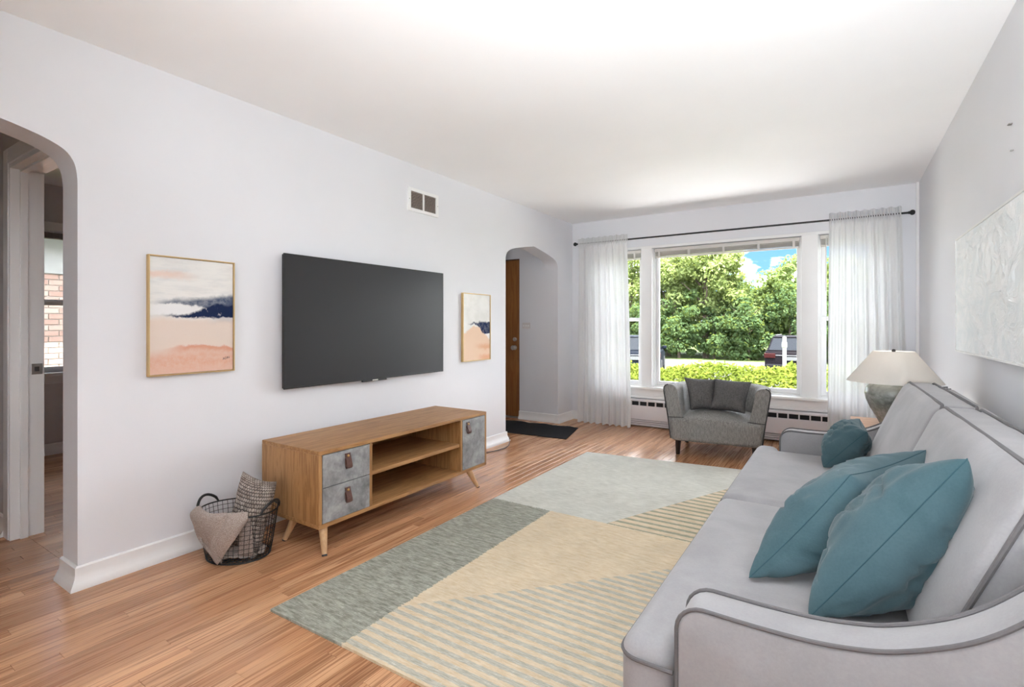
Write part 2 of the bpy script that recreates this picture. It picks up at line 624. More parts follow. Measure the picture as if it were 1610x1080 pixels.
def plank_mb(mb, p, tone):
    xa, xb, ya, yb, t = p
    g, c = 0.0004, 0.0009
    xa, xb, ya, yb = xa + g, xb - g, ya + g, yb - g
    v0 = len(mb.v)
    vs = [(xa, ya, -0.016), (xb, ya, -0.016), (xb, yb, -0.016), (xa, yb, -0.016),
          (xa, ya, -c), (xb, ya, -c), (xb, yb, -c), (xa, yb, -c),
          (xa + c, ya + c, 0), (xb - c, ya + c, 0), (xb - c, yb - c, 0), (xa + c, yb - c, 0)]
    fs = [(0, 1, 5, 4), (1, 2, 6, 5), (2, 3, 7, 6), (3, 0, 4, 7), (4, 5, 9, 8), (5, 6, 10, 9), (6, 7, 11, 10), (7, 4, 8, 11), (8, 9, 10, 11)]
    mb.add(vs, fs)
    tone += [t] * len(vs)
def set_tone(me, tone):
    a = me.attributes.new('tone', 'FLOAT', 'POINT')
    a.data.foreach_set('value', tone)
for p in uniq[:290]:
    mb, tone = MB(), []
    plank_mb(mb, p, tone)
    me = mb.mesh('plank', (0, 0, 0), recalc=False)
    set_tone(me, tone); me.materials.append(FLOOR)
    link('plank', me, floor)
mb, tone = MB(), []
for p in uniq[290:]:
    plank_mb(mb, p, tone)
me = mb.mesh('floor_strips', (0, 0, 0), recalc=False)
set_tone(me, tone); me.materials.append(FLOOR)
tag(link('floor_strips', me, floor), kind='stuff')

# ------------------------------------------------------------------ setting: ceiling and walls
def st(name, mb, mat, **kw):
    return tag(mb.build(name, mat, **kw), kind='structure')

st('ceiling', bx(-3.34, 3.6, -2.0, 5.97, ZC, ZC + 0.16), CEIL)

st('roof', bx(-3.6, 3.8, -3.0, 5.99, ZC + 0.161, ZC + 0.40), plain('sun_block_slab', (0.30, 0.28, 0.27), 0.9))  # unseen slab with rear overhang, added to keep sun off the rear window

def smooth_pts(P, k=4):
    out = []
    for i in range(len(P) - 1):
        p0, p1, p2, p3 = [Vector(P[min(max(j, 0), len(P) - 1)]) for j in (i - 1, i, i + 1, i + 2)]
        for q in range(k):
            t = q / k
            v = 0.5 * ((2 * p1) + (p2 - p0) * t + (2 * p0 - 5 * p1 + 4 * p2 - p3) * t * t + (3 * p1 - p0 - 3 * p2 + p3) * t ** 3)
            out.append((v.x, v.y))
    return out + [P[-1]]
A1R = [(0.847, 0.0), (0.847, 1.79), (0.845, 1.836), (0.836, 1.885), (0.812, 1.926), (0.777, 1.951), (0.735, 1.969), (0.695, 1.982), (0.599, 2.006), (0.44, 2.036)]
A1R = A1R[:1] + smooth_pts(A1R[1:], 3)
A1C = 0.283
A1 = [(2 * A1C - y, z) for (y, z) in A1R] + [(A1C, 2.056)] + A1R[::-1]
A2R = [(5.40, 0.0), (5.40, 1.83), (5.393, 1.868), (5.361, 1.914), (5.282, 1.952), (5.128, 1.986), (4.981, 2.012)]
A2R = A2R[:1] + smooth_pts(A2R[1:], 3)
A2C = 4.836
A2 = [(2 * A2C - y, z) for (y, z) in A2R] + [(A2C, 2.036)] + A2R[::-1]
outline = [(YF - 0.2, -0.016)] + [(y, z if z > 0 else -0.016) for (y, z) in A1] + [(y, z if z > 0 else -0.016) for (y, z) in A2] + [(5.97, -0.016), (5.97, ZC), (YF - 0.2, ZC)]
st('wall_left', MB().prism(outline, 'x', -WT, 0.0), WALL, smooth=True, sharp=25)
st('wall_right', bx(XR, 3.6, YF - 0.2, 5.97, -0.016, ZC), WALL)
WX0, WX1, WZ0, WZ1 = 0.40, 3.14, 0.44, 2.05
st('wall_back', bx(0, WX0, YB, 5.97, -0.016, ZC).box(WX1, XR, YB, 5.97, -0.016, ZC).box(WX0, WX1, YB, 5.97, -0.016, WZ0).box(WX0, WX1, YB, 5.97, WZ1, ZC), WALL)
st('wall_rear', bx(0, 1.75, -2.0, YF, -0.016, ZC).box(2.80, XR, -2.0, YF, -0.016, ZC).box(1.75, 2.80, -2.0, YF, -0.016, 0.90).box(1.75, 2.80, -2.0, YF, 2.10, ZC), WALL)
st('trim_1', bx(XR - 0.022, XR, YB - 0.034, YB, 0.11, ZC), TRIM, bevel=0.004)
# vestibule behind the far arch
st('wall_vestibule_front', bx(-0.545, -WT, 5.40, 5.58, -0.016, ZC).box(-1.7, -1.46, 5.40, 5.58, -0.016, ZC).box(-1.46, -0.545, 5.40, 5.58, 2.0, ZC), WALL)
st('wall_vestibule_side', bx(-1.88, -1.7, 3.8, 5.58, -0.016, ZC), WALL)
st('wall_vestibule_rear', bx(-1.7, -WT, 3.82, 4.0, -0.016, ZC), WALL)
# hall and side room behind the near arch
st('wall_hall_end', bx(-3.34, -0.95, 0.85, 0.962, -0.016, ZC).box(-0.95, -WT, 0.85, 0.962, 2.045, ZC), HALL_DIM)
st('wall_hall_side', bx(-2.18, -2.0, YF - 0.2, 0.85, -0.016, ZC), HALL_DIM)
st('wall_hall_rear', bx(-2.0, -WT, -2.0, YF, -0.016, ZC), HALL_DIM)
RW = [(-3.34, -3.16)]
SY0, SY1, SZ0, SZ1 = 1.47, 2.45, 0.74, 2.02
st('wall_side_room_window', bx(-3.34, -3.16, 0.962, SY0, -0.016, ZC).box(-3.34, -3.16, SY1, 3.25, -0.016, ZC).box(-3.34, -3.16, SY0, SY1, -0.016, SZ0).box(-3.34, -3.16, SY0, SY1, SZ1, ZC), HALL_DIM)
st('wall_side_room_far', bx(-3.34, -WT, 3.25, 3.4, -0.016, ZC), HALL_DIM)

# baseboards
BPROF = [(0, 0.0), (0.034, 0.0), (0.034, 0.012), (0.024, 0.030), (0.015, 0.050), (0.0125, 0.066), (0.0125, 0.094), (0.006, 0.100), (0, 0.100)]
def baseboard(name, path, prof=BPROF):
    st(name, MB().sweep(path, prof), TRIM, smooth=True, sharp=35)
baseboard('baseboard_left', [(-WT, 0.847), (0, 0.847), (0, 2 * A2C - 5.40), (-WT, 2 * A2C - 5.40)])
baseboard('baseboard_left_rear', [(0, YF), (0, 2 * A1C - 0.847), (-WT, 2 * A1C - 0.847)])
baseboard('baseboard_vestibule', [(-0.545, 5.40), (0, 5.40), (0, YB), (0.46, YB)])
baseboard('baseboard_right', [(XR, YB - 0.09), (XR, YF)])
baseboard('baseboard_hall', [(-2.0, 0.85), (-1.035, 0.85)])
baseboard('baseboard_side_room', [(-3.16, 0.962), (-3.16, 3.25)])

# doorway of the hall: casing, jamb with stop, strike plate
d2 = struct('trim_2', (-0.95, 0.90, 0))
bx(-1.035, -0.95, 0.828, 0.85, 0, 2.13).box(-0.95, -WT, 0.828, 0.85, 2.045, 2.13).build('casing', TRIM, d2, bevel=0.004)
bx(-0.955, -0.93, 0.832, 0.975, 0, 2.045).box(-0.93, -WT, 0.832, 0.975, 2.02, 2.045).build('jamb', TRIM, d2, bevel=0.002)
bx(-0.93, -0.916, 0.872, 0.905, 0, 2.02).box(-0.916, -WT, 0.872, 0.905, 2.006, 2.02).build('door_stop', TRIM, d2, bevel=0.002)
bx(-0.93, -0.926, 0.920, 0.966, 0.895, 0.955).build('strike_plate', GREY_STEEL, d2, bevel=0.001, label='dull steel strike plate on the jamb')
bx(-0.928, -0.9245, 0.932, 0.952, 0.912, 0.938).build('strike_hole', DARKGAP, d2)

# side-room window: frame, sashes, glass, roller shade
w4 = struct('window_4', (-3.16, (SY0 + SY1) / 2, SZ0))
MB().box(-3.19, -3.14, SY0 - 0.07, SY0, SZ0, SZ1 + 0.08).box(-3.19, -3.14, SY1, SY1 + 0.07, SZ0, SZ1 + 0.08).box(-3.19, -3.14, SY0, SY1, SZ1, SZ1 + 0.08).build('casing', TRIM, w4, bevel=0.003)
bx(-3.19, -3.11, SY0 - 0.1, SY1 + 0.1, SZ0 - 0.03, SZ0).build('sill', TRIM, w4, bevel=0.005)
bx(-3.175, -3.148, SY0 - 0.07, SY1 + 0.07, SZ0 - 0.1, SZ0 - 0.03).build('apron', TRIM, w4, bevel=0.003)
for (nm, xa, z0, z1) in (('lower_sash', -3.235, SZ0, 1.385), ('upper_sash', -3.27, 1.355, SZ1)):
    sh = MB().box(xa, xa + 0.035, SY0, SY0 + 0.04, z0, z1).box(xa, xa + 0.035, SY1 - 0.04, SY1, z0, z1).box(xa, xa + 0.035, SY0 + 0.04, SY1 - 0.04, z0, z0 + 0.05).box(xa, xa + 0.035, SY0 + 0.04, SY1 - 0.04, z1 - 0.035, z1).build(nm, TRIM, w4, bevel=0.002)
    bx(xa + 0.015, xa + 0.019, SY0 + 0.035, SY1 - 0.035, z0 + 0.045, z1 - 0.03).build('pane', GLASS, sh)
SHADE = plain('roller_shade', (0.22, 0.20, 0.19), 0.8)
bx(-3.20, -3.165, SY0 + 0.01, SY1 - 0.01, 1.955, 2.01).build('shade_roll', SHADE, w4, bevel=0.01, seg=3)

# front door
DOOR0, DOOR1 = -1.455, -0.552
d1 = struct('door_1', ((DOOR0 + DOOR1) / 2, 5.44, 0))
slab = bx(DOOR0, DOOR1, 5.425, 5.468, 0.018, 1.99).build('door_slab', DOORW, d1, bevel=0.002)
BROWN = plain('brown_jamb', (0.10, 0.045, 0.022), 0.5)
bx(DOOR1 - 0.001, -0.545, 5.405, 5.50, 0, 2.0).box(-1.46, DOOR0 + 0.001, 5.405, 5.50, 0, 2.0).box(-1.46, -0.545, 5.405, 5.50, 1.991, 2.0).build('door_jamb', BROWN, d1)
bx(-1.46, -0.545, 5.38, 5.52, 0, 0.016).build('threshold', GREY_STEEL, d1, bevel=0.004)
def knob(mb, xx, zz, r, l, n=20):
    prof = [(r * 0.95, 0), (r * 0.95, l * 0.12), (r * 0.40, l * 0.2), (r * 0.36, l * 0.45), (r * 0.85, l * 0.62), (r * 0.95, l * 0.8), (r * 0.75, l), (0.001, l * 1.01)]
    b = MB().lathe(prof, n)
    mb.add([(xx + p[0], 5.425 - p[2], zz + p[1]) for p in b.v], b.f)
k = MB(); knob(k, -0.628, 0.885, 0.032, 0.062); k.build('door_knob', CHROME, slab, smooth=True)
k = MB(); knob(k, -0.622, 0.99, 0.026, 0.026); k.build('deadbolt', CHROME, slab, smooth=True)

# ------------------------------------------------------------------ front windows
GY = 5.90      # glass plane
def sash_set(name, xa, xb, kind):
    w = struct(name, ((xa + xb) / 2, 5.86, WZ0))
    fr = MB().box(xa, xa + 0.03, 5.83, 5.96, WZ0, WZ1).box(xb - 0.03, xb, 5.83, 5.96, WZ0, WZ1).box(xa + 0.03, xb - 0.03, 5.83, 5.96, WZ0, WZ0 + 0.035).box(xa + 0.03, xb - 0.03, 5.83, 5.96, WZ1 - 0.03, WZ1)
    fr.build('window_frame', TRIM, w, bevel=0.003)
    a, b, z0, z1 = xa + 0.03, xb - 0.03, WZ0 + 0.035, WZ1 - 0.03
    if kind == 'picture':
        s = MB().box(a, a + 0.03, 5.875, 5.925, z0, z1).box(b - 0.03, b, 5.875, 5.925, z0, z1).box(a + 0.03, b - 0.03, 5.875, 5.925, z0, z0 + 0.045).box(a + 0.03, b - 0.03, 5.875, 5.925, z1 - 0.03, z1).build('sash', TRIM, w, bevel=0.004)
        bx(a + 0.025, b - 0.025, GY - 0.002, GY + 0.002, z0 + 0.04, z1 - 0.025).build('pane', GLASS, s)
    else:
        zm = 1.235
        for (nm, yy, q0, q1) in (('lower_sash', 5.865, z0, zm + 0.02), ('upper_sash', 5.905, zm - 0.02, z1)):
            s = MB().box(a, a + 0.045, yy, yy + 0.034, q0, q1).box(b - 0.045, b, yy, yy + 0.034, q0, q1).box(a + 0.045, b - 0.045, yy, yy + 0.034, q0, q0 + 0.04).box(a + 0.045, b - 0.045, yy, yy + 0.034, q1 - 0.035, q1).build(nm, TRIM, w, bevel=0.003)
            bx(a + 0.04, b - 0.04, yy + 0.015, yy + 0.019, q0 + 0.035, q1 - 0.03).build('pane', GLASS, s)
        bx((a + b) / 2 - 0.03, (a + b) / 2 + 0.03, 5.85, 5.866, zm + 0.02, zm + 0.035).build('sash_lock', BRASS, w, bevel=0.002)
    return w
ML0, ML1, MR0, MR1 = 0.90, 1.005, 2.52, 2.64
sash_set('window_1', ML1, MR0, 'picture')
sash_set('window_2', WX0, ML0, 'hung')
sash_set('window_3', MR1, WX1, 'hung')
def mullion(name, xa, xb):
    m = struct(name, ((xa + xb) / 2, 5.84, WZ0))
    bx(xa, xb, 5.79, 5.96, WZ0, WZ1).build('post', TRIM, m)
    bx(xa - 0.012, xb + 0.012, 5.765, 5.79, WZ0 + 0.018, WZ1 + 0.005).build('casing', TRIM, m, bevel=0.005)
    bx(xa - 0.02, xa, 5.81, 5.85, WZ0 + 0.018, WZ1).build('stop_bead', TRIM, m, bevel=0.003)
    bx(xb, xb + 0.02, 5.81, 5.85, WZ0 + 0.018, WZ1).build('stop_bead', TRIM, m, bevel=0.003)
mullion('trim_3', ML0, ML1)
mullion('trim_4', MR0, MR1)
t5 = struct('trim_5', ((WX0 + WX1) / 2, 5.78, WZ0))
bx(WX0 - 0.06, WX0, 5.765, 5.79, WZ0, WZ1 + 0.03).build('side_casing', TRIM, t5, bevel=0.004)
bx(WX1, WX1 + 0.06, 5.765, 5.79, WZ0, WZ1 + 0.03).build('side_casing', TRIM, t5, bevel=0.004)
bx(WX0 - 0.06, WX1 + 0.06, 5.768, 5.79, WZ1, WZ1 + 0.03).build('head_casing', TRIM, t5, bevel=0.004)
bx(WX0 - 0.09, WX1 + 0.09, 5.715, 5.83, WZ0 - 0.008, WZ0 + 0.02).build('window_stool', TRIM, t5, bevel=0.007, seg=3)
bx(WX0 - 0.06, WX1 + 0.06, 5.765, 5.79, 0.355, WZ0 - 0.008).build('apron', TRIM, t5, bevel=0.004)
bx(WX0 - 0.06, WX1 + 0.06, 5.752, 5.79, 0.325, 0.357).build('apron_moulding', TRIM, t5, bevel=0.006)
# unseen rear window, added to let skylight in behind the viewpoint
w5 = struct('added_rear_window', (2.275, -1.9, 0.90))
MB().box(1.75, 1.80, -1.96, -1.86, 0.90, 2.10).box(2.75, 2.80, -1.96, -1.86, 0.90, 2.10).box(1.80, 2.75, -1.96, -1.86, 0.90, 0.95).box(1.80, 2.75, -1.96, -1.86, 2.05, 2.10).box(2.25, 2.30, -1.96, -1.86, 0.95, 2.05).build('window_frame', TRIM, w5)
for xa in (1.80, 2.30):
    bx(xa, xa + 0.45, -1.912, -1.908, 0.95, 2.05).build('pane', GLASS, w5)

# raised blinds at the top of each front window
BLIND = plain('blind_slat', (0.66, 0.63, 0.59), 0.5, var=0.03)
def blind(label, xa, xb, tapes, wand=None):
    t = thing('window_blind', label, 'blind', ((xa + xb) / 2, 5.83, 1.95), group='raised window blinds')
    bx(xa, xb, 5.802, 5.846, 2.006, 2.044).build('headrail', BLIND, t, bevel=0.003)
    for k in range(7):
        z = 1.998 - k * 0.0058
        bx(xa + 0.006, xb - 0.006, 5.803, 5.848, z - 0.0022, z).build('slat', BLIND, t)
    bx(xa + 0.004, xb - 0.004, 5.80, 5.85, 1.938, 1.953).build('bottom_rail', BLIND, t, bevel=0.003)
    for x in tapes:
        bx(x - 0.011, x + 0.011, 5.7965, 5.7995, 1.938, 2.044).build('ladder_tape', BLIND, t)
    if wand:
        MB().tube([(wand, 5.792, 2.02), (wand, 5.79, 1.50)], 0.005, 8).build('tilt_wand', BLIND, t, smooth=True)
blind('wide off-white blind pulled up across the top of the central picture window', ML1 + 0.03, MR0 - 0.03, (1.09, 1.42, 1.78, 2.12, 2.44))
blind('short off-white blind pulled up behind the curtain nearest the arched entry', WX0 + 0.03, ML0 - 0.025, (0.50, 0.80))
blind('short off-white blind with a tilt wand, behind the curtain near the lamp', MR1 + 0.025, WX1 - 0.03, (2.74, 3.02), 2.715)

# baseboard heater under the window
h = thing('baseboard_heater', 'long white metal baseboard heater under the front window', 'heater', (1.75, 5.76, 0))
HX0, HX1 = 0.50, 3.12
HEAT = plain('heater_enamel', (0.70, 0.665, 0.68), 0.4, var=0.02)
bx(HX0, HX1, 5.745, 5.79, 0.02, 0.315).build('back_plate', DARKGAP, h)
bx(HX0, HX1, 5.712, 5.722, 0.085, 0.245).build('front_panel', HEAT, h, bevel=0.003)
MB().prism([(5.79, 0.305), (5.79, 0.318), (5.725, 0.318), (5.712, 0.306), (5.712, 0.292), (5.722, 0.292), (5.722, 0.303), (5.73, 0.305)], 'x', HX0, HX1).build('top_hood', HEAT, h)
xx = HX0
while xx < HX1 - 0.02:
    bx(xx, xx + 0.012, 5.713, 5.735, 0.243, 0.295).build('grille_bar', HEAT, h)
    xx += 0.0945
for z in (0.02, 0.042, 0.064):
    bx(HX0, HX1, 5.714, 5.74, z, z + 0.015).build('louver', HEAT, h, bevel=0.002)
for xa in (HX0 - 0.012, HX1):
    bx(xa, xa + 0.012, 5.70, 5.79, 0.0, 0.32).build('end_cap', HEAT, h, bevel=0.003)

# ------------------------------------------------------------------ uplighter added out of view behind the viewpoint to brighten the room
ULX, ULY, ULZ = 3.02, -0.60, 1.00
tl = thing('added_uplighter', 'added out-of-view white uplighter that brightens the ceiling and back wall', 'lamp', (ULX, ULY, 0))
MB().lathe([(0.16, 0), (0.16, 0.015), (0.13, 0.025), (0.02, 0.035)], 32, (ULX, ULY, 0)).build('base', TRIM, tl, smooth=True)
MB().tube([(ULX, ULY, 0.03), (ULX, ULY, ULZ - 0.09)], 0.014, 12).build('pole', TRIM, tl, smooth=True)
ULD = Vector((-0.12, 0.72, 0.68)).normalized()          # the bowl is tilted towards the room
qb = Vector((0, 0, 1)).rotation_difference(ULD).to_matrix()
bowl = MB().lathe([(0.02, -0.11), (0.14, -0.07), (0.26, -0.012), (0.255, -0.008), (0.14, -0.06), (0.02, -0.09)], 32)
MB().add([qb @ Vector(p) + Vector((ULX, ULY, ULZ)) for p in bowl.v], bowl.f).build('bowl', TRIM, tl, smooth=True)
ul = light('added_uplight', 'AREA', (ULX, ULY, ULZ), (0, 0, 0), 24, (0.93, 0.97, 1.0), shape='DISK', size=0.46, spread=math.radians(110))
ul.rotation_euler = ULD.to_track_quat('-Z', 'Y').to_euler()

# ------------------------------------------------------------------ curtain rod and curtains
RY, RZ = 5.64, 2.155
rod = thing('curtain_rod', 'thin black curtain rod with round finials above the front window', 'curtain rod', (1.74, RY, RZ))
MB().tube([(0.14, RY, RZ), (3.33, RY, RZ)], 0.009, 12).build('pole', BLACK, rod, smooth=True)
for sgn, xe in ((-1, 0.14), (1, 3.33)):
    b = MB().lathe([(0.009, 0), (0.013, 0.004), (0.012, 0.012), (0.022, 0.022), (0.024, 0.034), (0.016, 0.048), (0.002, 0.052)], 16)
    MB().add([(xe + sgn * p[2], RY + p[0], RZ + p[1]) for p in b.v], b.f).build('finial', BLACK, rod, smooth=True)
for xe in (0.19, 3.28):
    MB().tube([(xe, RY, RZ - 0.012), (xe, YB - 0.01, RZ - 0.012)], 0.005, 8).box(xe - 0.012, xe + 0.012, YB - 0.012, YB, RZ - 0.05, RZ + 0.03).build('bracket', BLACK, rod)

def curtain(name, label, xt0, xt1, xb0, xb1, z0, z1, seed):
    r = random.Random(seed)
    ph = [r.uniform(0, 6.28) for _ in range(6)]
    def fn(a, b):
        z = z0 + (z1 - z0) * b
        k = b ** 1.2
        xa = xb0 + (xt0 - xb0) * k; xb_ = xb1 + (xt1 - xb1) * k
        s = a + 0.012 * math.sin(5 * a + 3 * b + ph[0])
        amp = 0.030 * (1 - 0.55 * b ** 3)
        fold = math.sin(2 * PI * 8.5 * s + ph[1] + 0.35 * math.sin(2.4 * b + ph[2])) + 0.45 * math.sin(2 * PI * 15 * s + ph[3] + 0.6 * b) + 0.35 * math.sin(2 * PI * 4.1 * s + ph[4])
        fold = math.copysign(abs(fold) ** 0.75, fold)
        y = RY - 0.016 + amp * fold * 0.55 - 0.045 * (1 - b) ** 2
        if b > 0.955:
            y = RY - 0.014 + 0.012 * math.sin(2 * PI * 30 * s + ph[5])
        zz = z + (0.006 * math.sin(2 * PI * 8.5 * a + ph[1]) if b < 0.01 or b > 0.99 else 0)
        return (xa + (xb_ - xa) * a, y, zz)
    o = MB().grid(fn, 190, 60).build(name, CURT, smooth=True, sharp=180, recalc=False)
    tag(o, label, 'curtain', 'white linen curtains')
    return o
curtain('curtain', 'white linen curtain hanging to the floor beside the arched entry', 0.16, 0.775, 0.18, 0.835, 0.012, 2.215, 3)
curtain('curtain', 'white linen curtain hanging behind the table lamp', 2.745, 3.285, 2.73, 3.325, 0.012, 2.215, 8)

# ------------------------------------------------------------------ wall things on the left wall
def framed(name, label, y0, y1, z0, z1, canvas_mat, dep=0.028):
    t = thing(name, label, 'painting', (0, (y0 + y1) / 2, z0))
    f = 0.006
    for (a, b, c, d) in ((y0, y0 + f, z0, z1), (y1 - f, y1, z0, z1), (y0 + f, y1 - f, z0, z0 + f), (y0 + f, y1 - f, z1 - f, z1)):
        bx(0.002, dep, a, b, c, d).build('frame_bar', GOLD, t, bevel=0.001)
    ya, yb, za, zb = y0 + f + 0.002, y1 - f - 0.002, z0 + f + 0.002, z1 - f - 0.002
    mb = bx(0.002, dep - 0.007, ya, yb, za, zb)
    mb.uvs = [((p[1] - ya) / (yb - ya), (p[2] - za) / (zb - za)) for p in mb.v]
    c = mb.build('canvas', canvas_mat, t, uv=True)
    return t, c

def paint1():
    m = Mt('watercolour_large')
    uv = m.uv()
    u, v, _ = m.sep(uv)
    asp = m.comb(u, m.mul(v, 1.42), 0.0)
    n = m.noise(asp, 3.0, 6, 0.62, 0.3)
    nf = m.noise(asp, 14.0, 5, 0.7)
    nh = m.noise(m.mapv(asp, (2.2, 11, 1)), 1.0, 5, 0.65)
    w = m.add(m.mul(m.sub(n, 0.5), 0.10), m.mul(m.sub(nf, 0.5), 0.045))
    vv = m.add(v, w)
    col = m.mix(m.ss(nh, 0.4, 0.7), (0.80, 0.79, 0.76), (0.70, 0.70, 0.685))
    # blush streak near the top
    st_ = m.mul(m.ss(vv, 0.80, 0.85), m.sub(1.0, m.ss(vv, 0.86, 0.90)))
    st_ = m.mul(st_, m.sub(1.0, m.ss(u, 0.2, 0.65)))
    col = m.mix(m.mul(st_, 0.65), col, (0.78, 0.55, 0.45))
    # beige lower half
    col = m.mix(m.sub(1.0, m.ss(vv, 0.44, 0.52)), col, (0.74, 0.625, 0.545))
    # coral pool at the bottom
    top = m.add(0.205, m.mul(m.math('SINE', m.add(m.mul(u, 3.0), 0.1)), 0.03))
    co = m.sub(1.0, m.ss(m.sub(vv, top), -0.10, 0.015))
    col = m.mix(m.mul(co, m.lin(nf, 0.3, 0.7, 0.45, 0.95)), col, (0.70, 0.36, 0.245))
    rim = m.mul(m.ss(m.sub(vv, top), -0.07, -0.01), m.sub(1.0, m.ss(m.sub(vv, top), -0.01, 0.012)))
    col = m.mix(m.mul(m.mul(rim, 0.75), m.ss(u, 0.1, 0.45)), col, (0.66, 0.25, 0.135))
    low = m.sub(1.0, m.ss(vv, 0.02, 0.10))
    col = m.mix(m.mul(low, 0.5), col, (0.76, 0.52, 0.42))
    # white passage under the blue on the left
    wp = m.mul(m.ss(vv, 0.50, 0.515), m.sub(1.0, m.ss(vv, 0.585, 0.61)))
    wp = m.mul(wp, m.sub(1.0, m.ss(u, 0.55, 0.75)))
    col = m.mix(wp, col, (0.80, 0.795, 0.785))
    # navy: upper wash and lower dense bar
    upt = m.add(0.625, m.mul(u, 0.075))
    upb = m.sub(0.605, m.mul(m.ss(u, 0.35, 0.95), 0.06))
    up = m.mul(m.ss(m.sub(vv, upb), -0.012, 0.008), m.sub(1.0, m.ss(m.sub(vv, upt), -0.03, 0.022)))
    up = m.mul(up, m.ss(u, -0.02, 0.2))
    col = m.mix(m.mul(up, m.lin(m.add(nf, m.mul(u, 0.35)), 0.35, 0.85, 0.45, 0.98)), col, (0.060, 0.085, 0.145))
    lt = m.add(0.515, m.mul(m.ss(u, 0.3, 0.85), 0.10))
    lo = m.mul(m.ss(vv, 0.478, 0.498), m.sub(1.0, m.ss(m.sub(vv, lt), -0.02, 0.008)))
    lo = m.mul(lo, m.ss(u, 0.10, 0.32))
    hole = m.mul(m.ss(nf, 0.60, 0.66), m.sub(1.0, m.ss(u, 0.75, 0.9)))
    col = m.mix(m.mul(lo, m.sub(1.0, m.mul(hole, 0.8))), col, (0.013, 0.024, 0.072))
    bl = m.mul(m.ss(vv, 0.415, 0.49), m.sub(1.0, m.ss(vv, 0.485, 0.5)))
    bl = m.mul(bl, m.ss(u, 0.6, 0.9))
    col = m.mix(m.mul(bl, 0.45), col, (0.32, 0.33, 0.39))
    return m.pbr(col, 0.85, 0, m.bump(m.noise(asp, 90, 3), 0.35, 0.002), 0.15)

def paint2():
    m = Mt('watercolour_small')
    uv = m.uv()
    u, v, _ = m.sep(uv)
    asp = m.comb(u, m.mul(v, 1.4), 3.0)
    n = m.noise(asp, 3.2, 6, 0.62, 0.3)
    nf = m.noise(asp, 11.0, 5, 0.7)
    w = m.add(m.mul(m.sub(n, 0.5), 0.14), m.mul(m.sub(nf, 0.5), 0.06))
    vv = m.add(v, w)
    col = m.mix(m.ss(n, 0.35, 0.7), (0.87, 0.86, 0.83), (0.78, 0.775, 0.74))
    hill = m.add(0.42, m.sub(m.mul(m.ss(u, 0.0, 0.35), 0.10), m.mul(m.ss(u, 0.5, 1.0), 0.20)))
    pe = m.sub(1.0, m.ss(m.sub(vv, hill), -0.02, 0.015))
    col = m.mix(m.mul(pe, 0.9), col, (0.80, 0.565, 0.40))
    s1 = m.mul(m.ss(vv, 0.13, 0.19), m.sub(1.0, m.ss(vv, 0.20, 0.27)))
    col = m.mix(m.mul(m.mul(s1, m.ss(u, 0.3, 0.8)), 0.7), col, (0.72, 0.36, 0.19))
    s2 = m.mul(m.sub(1.0, m.ss(vv, 0.03, 0.09)), m.ss(u, 0.45, 0.8))
    col = m.mix(m.mul(s2, 0.7), col, (0.74, 0.36, 0.20))
    top = m.add(0.565, m.mul(m.ss(u, 0.2, 0.6), 0.03))
    bot = m.sub(0.545, m.mul(m.ss(u, 0.45, 0.78), 0.155))
    bl = m.mul(m.ss(m.sub(vv, bot), -0.008, 0.012), m.sub(1.0, m.ss(m.sub(vv, top), -0.02, 0.015)))
    bl = m.mul(bl, m.ss(u, 0.12, 0.34))
    col = m.mix(m.mul(bl, m.lin(nf, 0.3, 0.6, 0.8, 1.0)), col, (0.006, 0.018, 0.075))
    return m.pbr(col, 0.85, 0, m.bump(m.noise(asp, 90, 3), 0.25, 0.002), 0.15)

t, c = framed('framed_painting', 'tall gold-framed watercolour with navy band and coral pool, left of the television', 1.112, 1.530, 0.918, 1.515, paint1())
INK = plain('signature_ink', (0.05, 0.04, 0.04), 0.7)
R_SIG = Matrix(((0, 0, 1), (1, 0, 0), (0, 1, 0))).to_4x4()
sig = text_mesh('ADRI', 0.017, INK, 'signature', c, Matrix.Translation((0.0213, 0.165, 0.072)) @ R_SIG @ Matrix.Rotation(0.22, 4, 'Z'))
sig.location = (0, 0, 0)
framed('framed_painting', 'small gold-framed watercolour with blue and peach shapes, between television and arched entry', 3.555, 3.975, 0.842, 1.458, paint2())

# television
tv = thing('television', 'large black flat-screen television mounted on the left wall', 'television', (0, 2.53, 0.78))
SCR = Mt('tv_screen')
SCR = SCR.pbr((0.033, 0.033, 0.035), 0.45, 0, None, 0.25)
TY0, TY1, TZ0, TZ1, TX = 1.805, 3.245, 0.785, 1.600, 0.062
bx(0.0, 0.03, 2.2, 2.85, 1.0, 1.4).build('wall_mount', BLACK, tv)
bx(0.03, TX - 0.004, TY0 + 0.004, TY1 - 0.004, TZ0 + 0.004, TZ1 - 0.004).build('housing', BLACK, tv, bevel=0.004)
e = 0.011
for (a, b, c_, d) in ((TY0, TY0 + e, TZ0, TZ1), (TY1 - e * 0.5, TY1, TZ0, TZ1), (TY0 + e, TY1 - e * .5, TZ0, TZ0 + e), (TY0 + e, TY1 - e * .5, TZ1 - e, TZ1)):
    bx(TX - 0.012, TX, a, b, c_, d).build('bezel', BLACK, tv, bevel=0.0015)
bx(TX - 0.008, TX - 0.002, TY0 + e, TY1 - e * .5, TZ0 + e, TZ1 - e).build('screen', SCR, tv)
bx(TX - 0.02, TX - 0.001, 2.40, 2.62, TZ0 - 0.012, TZ0).build('sensor_bar', BLACK, tv, bevel=0.002)
bx(TX - 0.002, TX + 0.0005, 2.485, 2.535, TZ0 - 0.0085, TZ0 - 0.0005).build('maker_badge', plain('badge_silver', (0.75, 0.74, 0.70), 0.4), tv)

